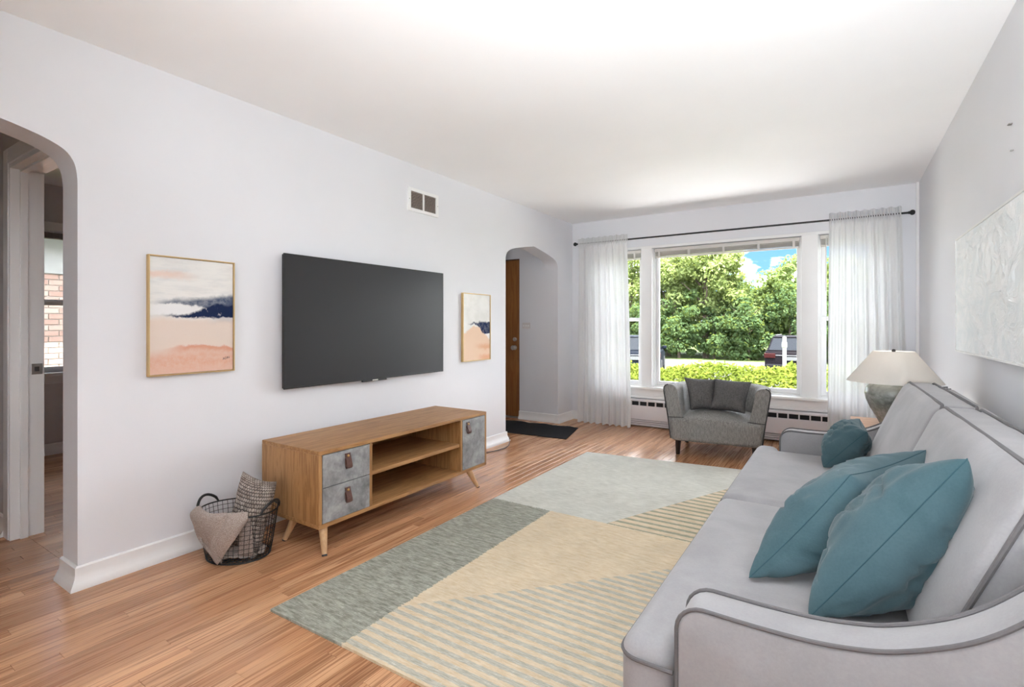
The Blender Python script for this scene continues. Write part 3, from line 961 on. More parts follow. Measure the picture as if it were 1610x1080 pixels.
# return-air vent
vt = thing('wall_vent', 'white metal return-air vent high on the left wall', 'vent', (0, 3.065, 2.07))
VY0, VY1, VZ0, VZ1 = 2.89, 3.243, 2.068, 2.252
VIN = plain('vent_slat', (0.46, 0.38, 0.335), 0.5)
bx(0.0, 0.002, VY0 + 0.02, VY1 - 0.02, VZ0 + 0.02, VZ1 - 0.02).build('duct_opening', DARKGAP, vt)
MB().box(0, 0.012, VY0, VY0 + 0.03, VZ0, VZ1).box(0, 0.012, VY1 - 0.03, VY1, VZ0, VZ1).box(0, 0.012, VY0 + 0.03, VY1 - 0.03, VZ0, VZ0 + 0.026).box(0, 0.012, VY0 + 0.03, VY1 - 0.03, VZ1 - 0.026, VZ1).build('frame', TRIM, vt, bevel=0.002)
bx(0.0, 0.011, 3.058, 3.072, VZ0 + 0.026, VZ1 - 0.026).build('centre_bar', TRIM, vt)
for k in range(11):
    z = VZ0 + 0.031 + k * 0.0115
    for (a, b) in ((VY0 + 0.03, 3.058), (3.072, VY1 - 0.03)):
        MB().prism([(0.002, z + 0.007), (0.009, z), (0.0095, z + 0.001), (0.0025, z + 0.008)], 'y', a, b).build('slat', VIN, vt)
for yy in (VY0 + 0.012, VY1 - 0.012):
    bx(0.012, 0.0135, yy - 0.003, yy + 0.003, 2.157, 2.163).build('screw', GREY_STEEL, vt)

# light switch plate in the vestibule
sw = thing('light_switch', 'horizontal white switch plate beside the wooden front door', 'switch', (-0.44, 5.40, 1.16))
bx(-0.50, -0.385, 5.394, 5.40, 1.125, 1.20).build('plate', plain('switch_plate', (0.70, 0.66, 0.65), 0.4), sw, bevel=0.003)
for xk in (-0.475, -0.4425, -0.41):
    bx(xk - 0.011, xk + 0.011, 5.386, 5.394, 1.153, 1.172).build('toggle', TRIM, sw, bevel=0.002)

# right-wall picture and nails
def relief_mat():
    m = Mt('white_plaster_painting')
    p = m.obj()
    a = m.noise(m.mapv(p, (1, 2.0, 3.4), rot=(0.5, 0, 0)), 2.2, 7, 0.62, 1.6)
    rid = m.math('ABSOLUTE', m.sub(a, 0.5))
    h = m.sub(1.0, m.ss(rid, 0.0, 0.09))
    c = m.mix(m.ss(a, 0.35, 0.65), (0.91, 0.915, 0.915), (0.82, 0.855, 0.865))
    b = m.noise(m.mapv(p, (1, 10, 3), rot=(0.6, 0, 0)), 3.0, 5, 0.6, 0.8)
    return m.pbr(c, 0.6, 0, m.bump(m.add(h, m.mul(b, 0.7)), 0.4, 0.008), 0.25)
ap = thing('wall_painting', 'large white textured relief painting on the right wall above the sofa', 'painting', (XR, 3.1, 1.02))
def rel(a, b):
    y = 2.42 + (3.795 - 2.42) * a; z = 1.030 + 0.615 * b
    q = Vector((y * 1.6 - z * 1.3, z * 2.8 + y * 0.9, 1.0))
    k = mnoise.fractal(q * 1.4, 1.0, 2.0, 5)
    r = max(0.0, 1 - abs(k) * 6) * 0.006 + k * 0.004
    ed = min(a, 1 - a, b, 1 - b)
    return (XR - 0.030 - (r if ed > 0 else 0), y, z)
REL = relief_mat()
bx(XR - 0.030, XR, 2.42, 3.795, 1.030, 1.645).build('canvas', REL, ap)
MB().grid(rel, 150, 80).build('paint_relief', REL, ap, smooth=True, sharp=180)
WFR = plain('white_frame', (0.80, 0.80, 0.79), 0.5)
for (a, b, c_, d) in ((2.41, 2.42, 1.02, 1.655), (3.795, 3.805, 1.02, 1.655), (2.42, 3.795, 1.02, 1.030), (2.42, 3.795, 1.645, 1.655)):
    bx(XR - 0.034, XR, a, b, c_, d).build('frame_bar', WFR, ap, bevel=0.001)
bx(XR - 0.012, XR, 2.80, 2.822, 1.976, 1.980).build('wall_nail', GREY_STEEL).update_tag()
tag(bpy.data.objects['wall_nail'], 'small grey nail high on the right wall, the upper one', 'nail')
bx(XR - 0.010, XR, 2.784, 2.792, 1.864, 1.868).build('wall_nail', GREY_STEEL)
tag(bpy.data.objects['wall_nail.001'], 'tiny grey nail on the right wall just above the white painting', 'nail')

# ------------------------------------------------------------------ rug
def rug_mat():
    m = Mt('woven_rug')
    p = m.pos()
    x, y, z = m.sep(p)
    jag = m.mul(m.sub(m.noise(m.mapv(p, (70, 110, 1)), 1.0, 3), 0.5), 0.05)
    xj = m.add(x, jag); yj = m.add(y, m.mul(jag, 0.6))
    n = m.noise(p, 6.0, 5, 0.6)
    thx = m.noise(m.mapv(p, (22, 300, 1)), 1.0, 3, 0.7)      # threads across
    thy = m.noise(m.mapv(p, (300, 22, 1)), 1.0, 3, 0.7)
    mot = m.noise(m.mapv(p, (14, 60, 1)), 1.0, 4, 0.65)
    SAGE = m.mix(m.ss(m.add(m.mul(mot, 0.6), m.mul(thx, 0.4)), 0.34, 0.64), (0.185, 0.19, 0.150), (0.42, 0.415, 0.355))
    LIGHT = m.mix(m.ss(m.add(m.mul(mot, 0.6), m.mul(thx, 0.4)), 0.32, 0.66), (0.51, 0.505, 0.445), (0.67, 0.665, 0.605))
    TAN = m.mix(m.ss(m.add(m.mul(mot, 0.55), m.mul(thx, 0.45)), 0.32, 0.66), (0.60, 0.465, 0.295), (0.74, 0.635, 0.475))
    GREY = m.mix(m.ss(thx, 0.35, 0.65), (0.40, 0.385, 0.315), (0.57, 0.55, 0.47))
    OLIVE = m.mix(m.ss(thx, 0.35, 0.65), (0.26, 0.265, 0.185), (0.42, 0.41, 0.31))
    def lt(a, b): return m.math('LESS_THAN', a, b)
    def gt(a, b): return m.math('GREATER_THAN', a, b)
    def stripe(per, ph, w):
        s = m.math('FRACT', m.mul(m.add(m.add(y, m.mul(jag, 0.22)), ph), 1.0 / per))
        s = m.math('ABSOLUTE', m.sub(s, 0.5))
        return m.sub(1.0, m.ss(s, w - 0.05, w + 0.05))
    yline = m.add(y, m.mul(m.sub(x, 1.32), -0.012))
    diag = m.sub(m.add(y, m.mul(jag, 0.2)), m.add(1.515, m.mul(m.sub(x, 1.323), 1.107)))
    low = lt(diag, 0.0)
    col = m.mix(m.mul(low, stripe(0.047, 0.0, 0.25)), TAN, GREY)
    tri = m.sub(m.sub(y, 2.82), m.mul(m.sub(x, 1.70), 2.233))
    tri_s = m.mix(stripe(0.068, 0.02, 0.20), TAN, OLIVE)
    far = m.mix(lt(tri, 0.0), LIGHT, tri_s)
    col = m.mix(lt(xj, 1.32), col, SAGE)
    col = m.mix(gt(yj, 2.80), col, far)
    fl = m.ss(m.mul(thx, thy), 0.30, 0.40)
    col = m.mix(m.mul(fl, 0.55), col, (0.75, 0.74, 0.68))
    f = m.lin(n, 0.3, 0.7, 0.93, 1.07)
    col = m.mix(1.0, col, m.comb(f, f, f), 'MULTIPLY')
    h = m.add(m.mul(thx, 0.6), m.mul(thy, 0.4))
    return m.pbr(col, 0.95, 0, m.bump(h, 0.5, 0.004), 0.1)
def rugf(a, b):
    y0 = 1.208 + 0.030 * a; y1 = 4.285 + 0.20 * a
    return (0.888 + 1.72 * a, y0 + (y1 - y0) * b, 0.010)
mb = MB().grid(rugf, 20, 30)
edge = [rugf(i / 20, 0) for i in range(20)] + [rugf(1, j / 30) for j in range(30)] + [rugf(1 - i / 20, 1) for i in range(20)] + [rugf(0, 1 - j / 30) for j in range(30)]
ne = len(edge)
mb.add(edge + [(p[0], p[1], 0.0005) for p in edge], [(i, (i + 1) % ne, ne + (i + 1) % ne, ne + i) for i in range(ne)])
rug = mb.build('area_rug', rug_mat(), merge=1e-5)
tag(rug, 'large woven rug in sage, cream and tan blocks with stripes, beside the sofa', 'rug')

# doormat in the arched entry
def matf(a, b):
    x0 = -0.74 + (-0.10) * b; x1 = 0.478 + (0.336 - 0.478) * b
    x = x0 + (x1 - x0) * a
    y = (4.575 + 0.093 * a) * (1 - b) + (5.20 + 0.06 * a) * b
    y += (0.010 * math.sin(a * 23) + 0.006 * math.sin(a * 51)) * b
    return (x, y, 0.007 + 0.002 * math.sin(a * 23) * b)
mb = MB().grid(matf, 40, 12)
edge = [matf(i / 40, 0) for i in range(40)] + [matf(1, j / 12) for j in range(12)] + [matf(1 - i / 40, 1) for i in range(40)] + [matf(0, 1 - j / 12) for j in range(12)]
ne = len(edge)
mb.add(edge + [(p[0], p[1], 0.0005) for p in edge], [(i, (i + 1) % ne, ne + (i + 1) % ne, ne + i) for i in range(ne)])
def mat_mat():
    m = Mt('charcoal_doormat')
    p = m.obj()
    n = m.noise(p, 260, 2)
    return m.pbr(m.mix(m.ss(n, 0.35, 0.7), (0.010, 0.010, 0.011), (0.055, 0.055, 0.057)), 0.95, 0, m.bump(n, 0.6, 0.004), 0.1)
tag(mb.build('doormat', mat_mat(), merge=1e-5), 'charcoal doormat lying in the arched entry by the front door', 'doormat')

# cord by the skirting
cord = MB().tube([(0.30, 3.02, 0.006), (0.20, 3.20, 0.005), (0.10, 3.5, 0.005), (0.10, 3.72, 0.005), (0.155, 3.90, 0.005), (0.165, 4.02, 0.005), (0.14, 4.12, 0.006), (0.09, 4.20, 0.006), (0.055, 4.262, 0.01), (0.041, 4.27, 0.06)], 0.0035, 8).build('power_cord', BLACK, smooth=True)
tag(cord, 'thin black cord on the floor between the television stand and the arch', 'cord')

# ------------------------------------------------------------------ television stand
ts = thing('tv_stand', 'long oak television stand with grey concrete-look drawers on tapered legs', 'tv stand', (0.365, 2.36, 0))
SX0, SX1, SY0_, SY1_, SZ0_, SZ1_ = 0.115, 0.62, 1.635, 3.085, 0.128, 0.525
bx(SX0, SX1, SY0_, SY1_, SZ1_ - 0.021, SZ1_).build('top_panel', OAK, ts, bevel=0.0025)
bx(SX0, SX1, SY0_, SY1_, SZ0_, SZ0_ + 0.021).build('bottom_panel', OAK, ts, bevel=0.0025)
for (a, b) in ((SY0_, SY0_ + 0.02), (SY1_ - 0.02, SY1_)):
    bx(SX0, SX1 - 0.001, a, b, SZ0_ + 0.021, SZ1_ - 0.021).build('side_panel', OAKV, ts, bevel=0.001)
for a in (1.968, 2.782):
    bx(SX0, SX1 - 0.001, a, a + 0.018, SZ0_ + 0.021, SZ1_ - 0.021).build('divider', OAKV, ts, bevel=0.001)
bx(SX0 + 0.01, SX1 - 0.012, 1.986, 2.782, 0.318, 0.341).build('shelf', OAK, ts, bevel=0.0015)
bx(SX0, SX0 + 0.008, SY0_ + 0.02, SY1_ - 0.02, SZ0_ + 0.021, SZ1_ - 0.021).build('back_panel', OAK, ts)
def strap(parent, yc, zc):
    path = [(SX1 + 0.003, zc + 0.014), (SX1 + 0.006, zc), (SX1 + 0.013, zc - 0.022), (SX1 + 0.021, zc - 0.046), (SX1 + 0.022, zc - 0.058), (SX1 + 0.016, zc - 0.064), (SX1 + 0.008, zc - 0.058), (SX1 + 0.004, zc - 0.04), (SX1 + 0.003, zc - 0.012)]
    MB().prism(ribbon(path, 0.0035), 'y', yc - 0.017, yc + 0.017).build('strap_handle', LEATHER, parent, label='brown leather strap handle')
    b = MB().lathe([(0.0075, 0), (0.0075, 0.002), (0.005, 0.005), (0.001, 0.006)], 14)
    MB().add([(SX1 + 0.0075 + p[2], yc + p[0], zc + p[1]) for p in b.v], b.f).build('rivet', BRASS, parent, smooth=True)
for (z0, z1, zc) in ((0.334, 0.501, 0.470), (0.152, 0.330, 0.288)):
    d = bx(SX1 - 0.30, SX1 + 0.001, 1.658, 1.965, z0, z1).build('drawer', CONC, ts, bevel=0.001)
    strap(d, 1.812, zc)
d = bx(SX1 - 0.02, SX1 + 0.001, 2.803, 3.062, 0.152, 0.501).build('cabinet_door', CONC, ts, bevel=0.001)
strap(d, 2.858, 0.470)
for (top, bot) in (((0.585, 1.685), (0.648, 1.648)), ((0.345, 1.690), (0.305, 1.648)), ((0.595, 2.90), (0.648, 2.945)), ((0.345, 2.99), (0.305, 3.04))):
    T, B = Vector((*top, SZ0_)), Vector((*bot, 0.0))
    lg = MB().tube([T, T.lerp(B, 0.955)], [0.023, 0.0125], 16).build('leg', LEGW, ts, smooth=True)
    MB().tube([T.lerp(B, 0.955), B], [0.0135, 0.013], 14).build('foot_cap', BLACK, lg, smooth=True)

# ------------------------------------------------------------------ wire basket with cushion and throw
BC = Vector((0.258, 1.425, 0)); BANG = math.radians(22)
def ell(a, b, th, z):
    lx, ly = a * math.cos(th), b * math.sin(th)
    return Vector((BC.x + lx * math.cos(BANG) - ly * math.sin(BANG), BC.y + lx * math.sin(BANG) + ly * math.cos(BANG), z))
ZRIM = 0.235
def bprof(z):
    k = z / ZRIM
    return 0.155 + 0.043 * k ** 0.8, 0.128 + 0.024 * k ** 0.8
bk = thing('wire_basket', 'oval black wire basket with two loop handles beside the television stand', 'basket', (BC.x, BC.y, 0))
N = 44
mb = MB()
for k in range(N):
    th = 2 * PI * k / N
    mb.tube([ell(*bprof(z), th, z) for z in (0.006, 0.05, 0.10, 0.15, 0.20, ZRIM)], 0.0013, 5)
zr = [0.012, 0.020, 0.030, 0.052, 0.075, 0.098, 0.121, 0.144, 0.167, 0.190, 0.213]
for z in zr:
    mb.tube([ell(*bprof(z), 2 * PI * k / 48, z) for k in range(48)], 0.0013, 5, closed=True)
mb.build('wire_mesh', WIRE, bk, smooth=True)
mb = MB()
for i in range(-6, 7):
    s = i / 7.0
    mb.tube([ell(0.153, 0.126, math.acos(s), 0.005), ell(0.153, 0.126, -math.acos(s), 0.005)], 0.0013, 5)
    mb.tube([ell(0.153, 0.126, math.asin(s), 0.005), ell(0.153, 0.126, PI - math.asin(s), 0.005)], 0.0013, 5)
mb.build('wire_bottom', WIRE, bk, smooth=True)
MB().tube([ell(*bprof(ZRIM), 2 * PI * k / 60, ZRIM) for k in range(60)], 0.0038, 8, closed=True).build('rim', WIRE, bk, smooth=True)
MB().tube([ell(*bprof(0), 2 * PI * k / 60, 0.0042) for k in range(60)], 0.004, 8, closed=True).build('base_ring', WIRE, bk, smooth=True)
for c in (0.0, PI):
    pts = []
    for i in range(13):
        f = i / 12
        th = c + (f - 0.5) * 0.95
        a, b = bprof(ZRIM)
        pts.append(ell(a + 0.004, b + 0.004, th, ZRIM + 0.052 * math.sin(PI * f) ** 0.6))
    MB().tube(pts, [0.004] + [0.0068] * 11 + [0.004], 10).build('handle', BLACK, bk, smooth=True)

def weave_mat():
    m = Mt('chunky_woven_cushion')
    uv = m.uv()
    u, v, _ = m.sep(uv)
    nb = 21.0
    row = m.math('FLOOR', m.mul(v, nb * 1.25))
    sh = m.mul(m.math('MODULO', row, 2.0), 0.5)
    su = m.math('ABSOLUTE', m.math('SINE', m.mul(m.add(m.mul(u, nb), sh), PI)))
    sv = m.math('ABSOLUTE', m.math('SINE', m.mul(m.mul(v, nb * 1.25), PI)))
    h = m.math('POWER', m.mul(su, sv), 0.5)
    n = m.noise(m.obj(), 26, 4)
    lt = m.mix(m.ss(n, 0.35, 0.7), (0.33, 0.27, 0.232), (0.60, 0.53, 0.475))
    c = m.mix(m.ss(h, 0.15, 0.75), (0.055, 0.042, 0.037), lt)
    return m.pbr(c, 0.9, 0, m.bump(h, 0.9, 0.006), 0.1)
WEAVE = weave_mat()
cu = pillow('woven_cushion', [(0.196, 1.395, 0.035), (0.385, 1.450, 0.02), (0.405, 1.540, 0.365), (0.185, 1.488, 0.395)], 0.125, WEAVE, n=40, pinch=0.10, wr=0.10, seed=2, full=0.38, uv=True)
tag(cu, 'chunky woven taupe cushion standing inside the wire basket', 'cushion')

def throw_mat():
    m = Mt('taupe_throw')
    p = m.obj()
    n = m.noise(p, 300, 2)
    n2 = m.noise(m.mapv(p, (500, 500, 60)), 1.0, 2)
    c = m.mix(m.ss(n, 0.35, 0.65), (0.30, 0.245, 0.215), (0.50, 0.435, 0.39))
    return m.pbr(c, 0.95, 0, m.bump(m.add(n, n2), 0.35, 0.003), 0.1)
THROW = throw_mat()
tw = thing('throw_blanket', 'taupe throw blanket draped over the front rim of the wire basket', 'blanket', (BC.x, BC.y, 0.01))
def drape(th0, th1, low, out, seed, inner=0.09):
    """cloth from inside the basket, over the rim, hanging to a profile of heights low(f)"""
    def fn(a, b):
        f = a
        th = th0 + (th1 - th0) * f
        zt = ZRIM + 0.012 + 0.004 * math.sin(9 * f)
        zb = low(f)
        if b < 0.25:               # inside, rising
            k = b / 0.25
            z = zt - inner * (1 - k)
            o = -0.018 - 0.012 * (1 - k)
        elif b < 0.4:              # over the rim
            k = (b - 0.25) / 0.15
            z = zt + 0.012 * math.sin(PI * k)
            o = -0.018 + (0.018 + out) * k
        else:
            k = (b - 0.4) / 0.6
            z = zt + (zb - zt) * k
            cre = math.exp(-((f - 0.72 + 0.28 * k) / 0.035) ** 2)
            o = out + 0.012 * math.sin(PI * k) + 0.009 * math.sin(9 * f + seed) * k + 0.004 * math.sin(23 * f + seed * 2) * k - 0.016 * cre * (1 - k * 0.6)
        aa, bb = bprof(max(0, min(z, ZRIM)))
        return ell(aa + o, bb + o, th, z)
    return MB().grid(fn, 40, 40)
def thick(me_obj, t):
    md = me_obj.modifiers.new('thickness', 'SOLIDIFY')
    md.thickness = t; md.offset = 0
def vee(f, left, low, right, fx):
    return left + (low - left) * f / fx if f < fx else low + (right - low) * (f - fx) / (1 - fx)
o1 = drape(math.radians(-148), math.radians(-46), lambda f: vee(f, 0.205, 0.040, 0.225, 0.66), 0.016, 1.0).build('top_layer', THROW, tw, smooth=True, sharp=80); thick(o1, 0.004)
o2 = drape(math.radians(-150), math.radians(-62), lambda f: vee(f, 0.17, 0.012, 0.15, 0.70), 0.007, 2.3).build('under_layer', THROW, tw, smooth=True, sharp=80); thick(o2, 0.003)
FR = MB()
for i in range(46):
    f = 0.02 + 0.64 * i / 45
    th = math.radians(-148 + 102 * f)
    z = vee(f, 0.205, 0.040, 0.225, 0.66)
    a, b = bprof(z)
    FR.tube([ell(a + 0.021, b + 0.021, th, z + 0.004), ell(a + 0.023, b + 0.023, th + 0.01, z - 0.018)], 0.0013, 4)
tag(FR.build('fringe', THROW, tw), kind='stuff')
def bunch(a, b):
    th = 2 * PI * a; r = 0.12 * b
    p = ell(0.140 * b, 0.108 * b, th, 0)
    p.z = 0.050 + 0.035 * mnoise.noise(Vector((p.x * 18, p.y * 18, 3))) + 0.02 * mnoise.noise(Vector((p.x * 40, p.y * 40, 7))) - 0.03 * b ** 3
    return p
MB().grid(bunch, 48, 14).build('folded_layer', THROW, tw, smooth=True, merge=1e-5)
fl = pillow('side_fold', [ell(0.14, 0.10, math.radians(-62), 0.03), ell(0.15, 0.11, math.radians(-28), 0.02), ell(0.165, 0.12, math.radians(-38), 0.225), ell(0.165, 0.12, math.radians(-62), 0.225)], 0.02, THROW, tw, n=16)

# ------------------------------------------------------------------ armchair
AC = thing('armchair', 'low grey tweed tub armchair with dark piping, in front of the window', 'armchair', (1.915, 4.685, 0), math.radians(5.6))
hw, D, rr = 0.360, 0.70, 0.24
path = [(-hw, 0.0), (-hw, 0.12), (-hw, 0.24), (-hw, 0.36)] + [(-hw + rr - rr * math.cos(math.radians(a)), D - rr + rr * math.sin(math.radians(a))) for a in range(0, 91, 10)]
path = path + [(0.0, D)] + [(-p[0], p[1]) for p in path[::-1]]
nr = []
for i in range(len(path)):
    a, b = Vector(path[max(0, i - 1)]), Vector(path[min(len(path) - 1, i + 1)])
    d = (b - a).normalized(); nr.append(Vector((-d.y, d.x)))
prof = [(-0.10, 0.14), (0.0, 0.14), (0.012, 0.155), (0.020, 0.22), (0.034, 0.33), (0.056, 0.47), (0.072, 0.575), (0.071, 0.605), (0.058, 0.625), (0.035, 0.634), (0.0, 0.630), (-0.028, 0.615), (-0.042, 0.585), (-0.055, 0.50), (-0.085, 0.36), (-0.10, 0.28)]
vs, fs = [], []
np_, m_ = len(prof), len(path)
for i in range(m_):
    for (o, z) in prof:
        q = Vector(path[i]) + nr[i] * o
        lowr = 0.030 * min(1.0, max(0.0, path[i][1] / 0.5))
        vs.append((q.x, q.y, z - lowr * max(0.0, (z - 0.36) / 0.27)))
for i in range(m_ - 1):
    for j in range(np_):
        k = (j + 1) % np_
        fs.append((i * np_ + j, i * np_ + k, (i + 1) * np_ + k, (i + 1) * np_ + j))
fs += [tuple(range(np_)), tuple((m_ - 1) * np_ + j for j in range(np_))]
MB().add(vs, fs).build('shell', TWEED, AC, world=False, smooth=True, sharp=50)
def seatf(p):
    p = p.copy()
    if p.z > 0.30:
        k = (p.z - 0.30) / 0.035
        p.z += k * 0.062 * max(0, 1 - (p.x / 0.30) ** 2) * max(0, 1 - ((p.y - 0.32) / 0.36) ** 2) ** 0.7
    p.x *= 1 + 0.055 * (p.z - 0.14) / 0.2
    return p
MB().rbox((-0.358, -0.022, 0.132), (0.358, 0.615, 0.335), 0.03, 14, seatf).build('seat', TWEED, AC, world=False, smooth=True, sharp=80, merge=1e-5)
for sg in (-1, 1):
    pts = [(sg * (hw + o + 0.001), -0.004, z) for (o, z) in prof[4:10]]
    pts = [(sg * (hw + 0.012), -0.012, 0.15), (sg * (hw + 0.024), -0.012, 0.25)] + pts
    MB().tube(pts, 0.0048, 8).build('piping', TWPIPE, AC, world=False, smooth=True)
    MB().tube([(sg * (hw - 0.10), -0.003, 0.345), (sg * (hw + 0.034), -0.003, 0.338)], 0.003, 6).build('piping', TWPIPE, AC, world=False, smooth=True)
    for yy, sp in ((0.05, -0.01), (0.56, 0.02)):
        MB().tube([(sg * 0.315, yy, 0.14), (sg * 0.318, yy + sp * 0.5, 0.0)], [0.026, 0.017], 4).build('leg', BLACKW, AC, world=False)
p1 = pillow('armchair_cushion', [(1.665, 4.880, 0.380), (1.868, 4.905, 0.400), (1.848, 5.060, 0.655), (1.562, 5.050, 0.662)], 0.17, TWEEDD, pinch=0.10, wr=0.06, seed=5, seam=TWPIPE, seam_r=0.002, full=0.36)
tag(p1, 'dark grey square cushion in the armchair, the one nearer the arched entry', 'cushion', 'dark grey armchair cushions')
p2 = pillow('armchair_cushion', [(1.835, 4.880, 0.402), (2.130, 4.855, 0.395), (2.158, 5.040, 0.652), (1.842, 5.040, 0.665)], 0.17, TWEEDD, pinch=0.10, wr=0.06, seed=8, seam=TWPIPE, seam_r=0.002, full=0.36)
tag(p2, 'dark grey square cushion in the armchair, the one nearer the sofa', 'cushion', 'dark grey armchair cushions')

# ------------------------------------------------------------------ side table and lamp
st_ = thing('side_table', 'small square wooden side table behind the far arm of the sofa', 'table', (3.14, 3.635, 0))
bx(2.890, 3.392, 3.455, 3.835, 0.574, 0.600).build('table_top', TABLEW, st_, bevel=0.004)
DKW = wood('side_table_apron', (0.26, 0.10, 0.04), (0.38, 0.17, 0.075), 'x', 0.7)
MB().box(2.905, 3.377, 3.468, 3.480, 0.505, 0.574).box(2.905, 3.377, 3.810, 3.822, 0.505, 0.574).box(2.905, 2.917, 3.48, 3.81, 0.505, 0.574).box(3.365, 3.377, 3.48, 3.81, 0.505, 0.574).build('apron', DKW, st_)
for xa in (2.917, 3.365):
    for ya in (3.488, 3.802):
        MB().tube([(xa, ya, 0.574), (xa, ya, 0.0)], [0.024, 0.016], 12).build('leg', DKW, st_, smooth=True)
LC = (3.095, 3.645, 0.600)
lp = thing('table_lamp', 'white-shaded table lamp with a mottled grey-green ceramic base', 'lamp', LC)
def ceramic():
    m = Mt('mottled_grey_ceramic')
    p = m.obj()
    n = m.noise(p, 9, 5, 0.6, 0.6)
    n2 = m.noise(p, 60, 3)
    c = m.mix(m.ss(m.add(m.mul(n, 0.8), m.mul(n2, 0.2)), 0.35, 0.65), (0.135, 0.15, 0.135), (0.38, 0.40, 0.375))
    return m.pbr(c, 0.22, 0, m.bump(n2, 0.05, 0.002), 0.5)
MB().lathe([(0.060, 0), (0.068, 0.006), (0.085, 0.04), (0.112, 0.09), (0.132, 0.14), (0.139, 0.175), (0.133, 0.205), (0.112, 0.230), (0.07, 0.246), (0.028, 0.250)], 40, LC).build('lamp_base', ceramic(), lp, smooth=True)
MB().lathe([(0.016, 0.250), (0.016, 0.275), (0.010, 0.28), (0.010, 0.40)], 16, LC).build('neck', BRASS, lp, smooth=True)
def shade_mat():
    m = Mt('linen_lampshade')
    p = m.obj()
    n = m.noise(m.mapv(p, (300, 300, 300)), 1.0, 2)
    c = m.mix(n, (0.74, 0.71, 0.67), (0.80, 0.775, 0.735))
    d = m.nd('ShaderNodeBsdfDiffuse', {'Color': c})
    t = m.nd('ShaderNodeBsdfTranslucent', {'Color': (0.8, 0.75, 0.68, 1)})
    mx = m.nd('ShaderNodeMixShader', {0: 0.3, 1: d.outputs[0], 2: t.outputs[0]})
    m.t.links.new(mx.outputs[0], m.out.inputs[0])
    return m.m
shv, nn = [(0.228, 0.245), (0.098, 0.420), (0.095, 0.419), (0.224, 0.245)], 48
sm = MB()
vs = [(LC[0] + r * math.cos(2 * PI * k / nn), LC[1] + r * math.sin(2 * PI * k / nn), LC[2] + z) for (r, z) in shv for k in range(nn)]
fs = [(i * nn + k, i * nn + (k + 1) % nn, ((i + 1) % 4) * nn + (k + 1) % nn, ((i + 1) % 4) * nn + k) for i in range(4) for k in range(nn)]
sm.add(vs, fs).build('lamp_shade', shade_mat(), lp, smooth=True, sharp=50)
MB().tube([(LC[0] - 0.097, LC[1], LC[2] + 0.415), (LC[0] + 0.097, LC[1], LC[2] + 0.415)], 0.002, 6).tube([(LC[0], LC[1] - 0.097, LC[2] + 0.415), (LC[0], LC[1] + 0.097, LC[2] + 0.415)], 0.002, 6).tube([(LC[0], LC[1], LC[2] + 0.40), (LC[0], LC[1], LC[2] + 0.417)], 0.004, 8).build('shade_spider', BLACK, lp)
MB().lathe([(0.004, 0.414), (0.009, 0.418), (0.010, 0.426), (0.006, 0.431), (0.001, 0.432)], 14, LC).build('finial', BLACK, lp, smooth=True)

lb = light('added_lamp_bulb', 'POINT', (LC[0], LC[1], LC[2] + 0.335), (0, 0, 0), 0.5, (1.0, 0.95, 0.88), shadow_soft_size=0.04)  # bulb added to brighten the back of the room

# ------------------------------------------------------------------ sofa
sf = thing('sofa', 'long light grey velvet sofa with dark piping along the right wall', 'sofa', (2.86, 2.26, 0))
YN, YS = 1.12, 3.395          # outer faces of the arms
AW = 0.10
def mir(y): return YN + YS - y
armp = [(2.548, 0.085), (2.548, 0.475)] + [(2.603 - 0.055 * math.cos(math.radians(a)), 0.510 + 0.055 * math.sin(math.radians(a))) for a in range(0, 91, 15)] + \
       [(2.70, 0.5635), (2.794, 0.566), (2.87, 0.576), (2.93, 0.592), (3.006, 0.627), (3.06, 0.664), (3.11, 0.712), (3.16, 0.768), (3.205, 0.815), (3.25, 0.842), (3.30, 0.85), (3.30, 0.085)]
def catmull(P, k=4):
    out = []
    for i in range(len(P) - 1):
        p0, p1, p2, p3 = [Vector(P[min(max(j, 0), len(P) - 1)]) for j in (i - 1, i, i + 1, i + 2)]
        for q in range(k):
            t = q / k
            v = 0.5 * ((2 * p1) + (p2 - p0) * t + (2 * p0 - 5 * p1 + 4 * p2 - p3) * t * t + (3 * p1 - p0 - 3 * p2 + p3) * t ** 3)
            out.append((v.x, v.y))
    return out + [P[-1]]
armp = armp[:8] + catmull(armp[8:-1], 4) + [armp[-1]]
top_edge = armp[1:-1]
for (ya, yb) in ((YN, YN + AW), (YS - AW, YS)):
    arm = MB().prism(armp, 'y', ya, yb).build('arm', SOFA, sf, bevel=0.008, seg=2, smooth=True, sharp=50)
    for yy in (ya + 0.002, yb - 0.002):
        MB().tube([(armp[0][0] - 0.001, yy, armp[0][1])] + [(p[0] + (-0.001 if p[0] < 2.56 else 0), yy, p[1] + 0.002) for p in top_edge], 0.0044, 8).build('piping', PIPE, arm, smooth=True)
MB().prism([(3.06, 0.085), (3.11, 0.45), (3.255, 0.850), (3.315, 0.855), (3.325, 0.085)], 'y', YN + AW, YS - AW).build('back_frame', SOFA, sf, bevel=0.02, seg=3, smooth=True, sharp=50)
bx(2.45, 3.12, YN + AW, YS - AW, 0.085, 0.30).build('seat_base', SOFA, sf, bevel=0.012, seg=3, smooth=True, sharp=50)
YM = 2.29
def Lpoly(near):
    P = [(2.412, 1.122), (2.540, 1.122), (2.540, 1.226), (3.04, 1.226), (3.04, YM - 0.003), (2.412, YM - 0.003)]
    if near: return P
    Q = [(2.412, YM + 0.003), (3.04, YM + 0.003), (3.04, mir(1.226)), (2.540, mir(1.226)), (2.540, mir(1.122)), (2.412, mir(1.122))]
    return Q
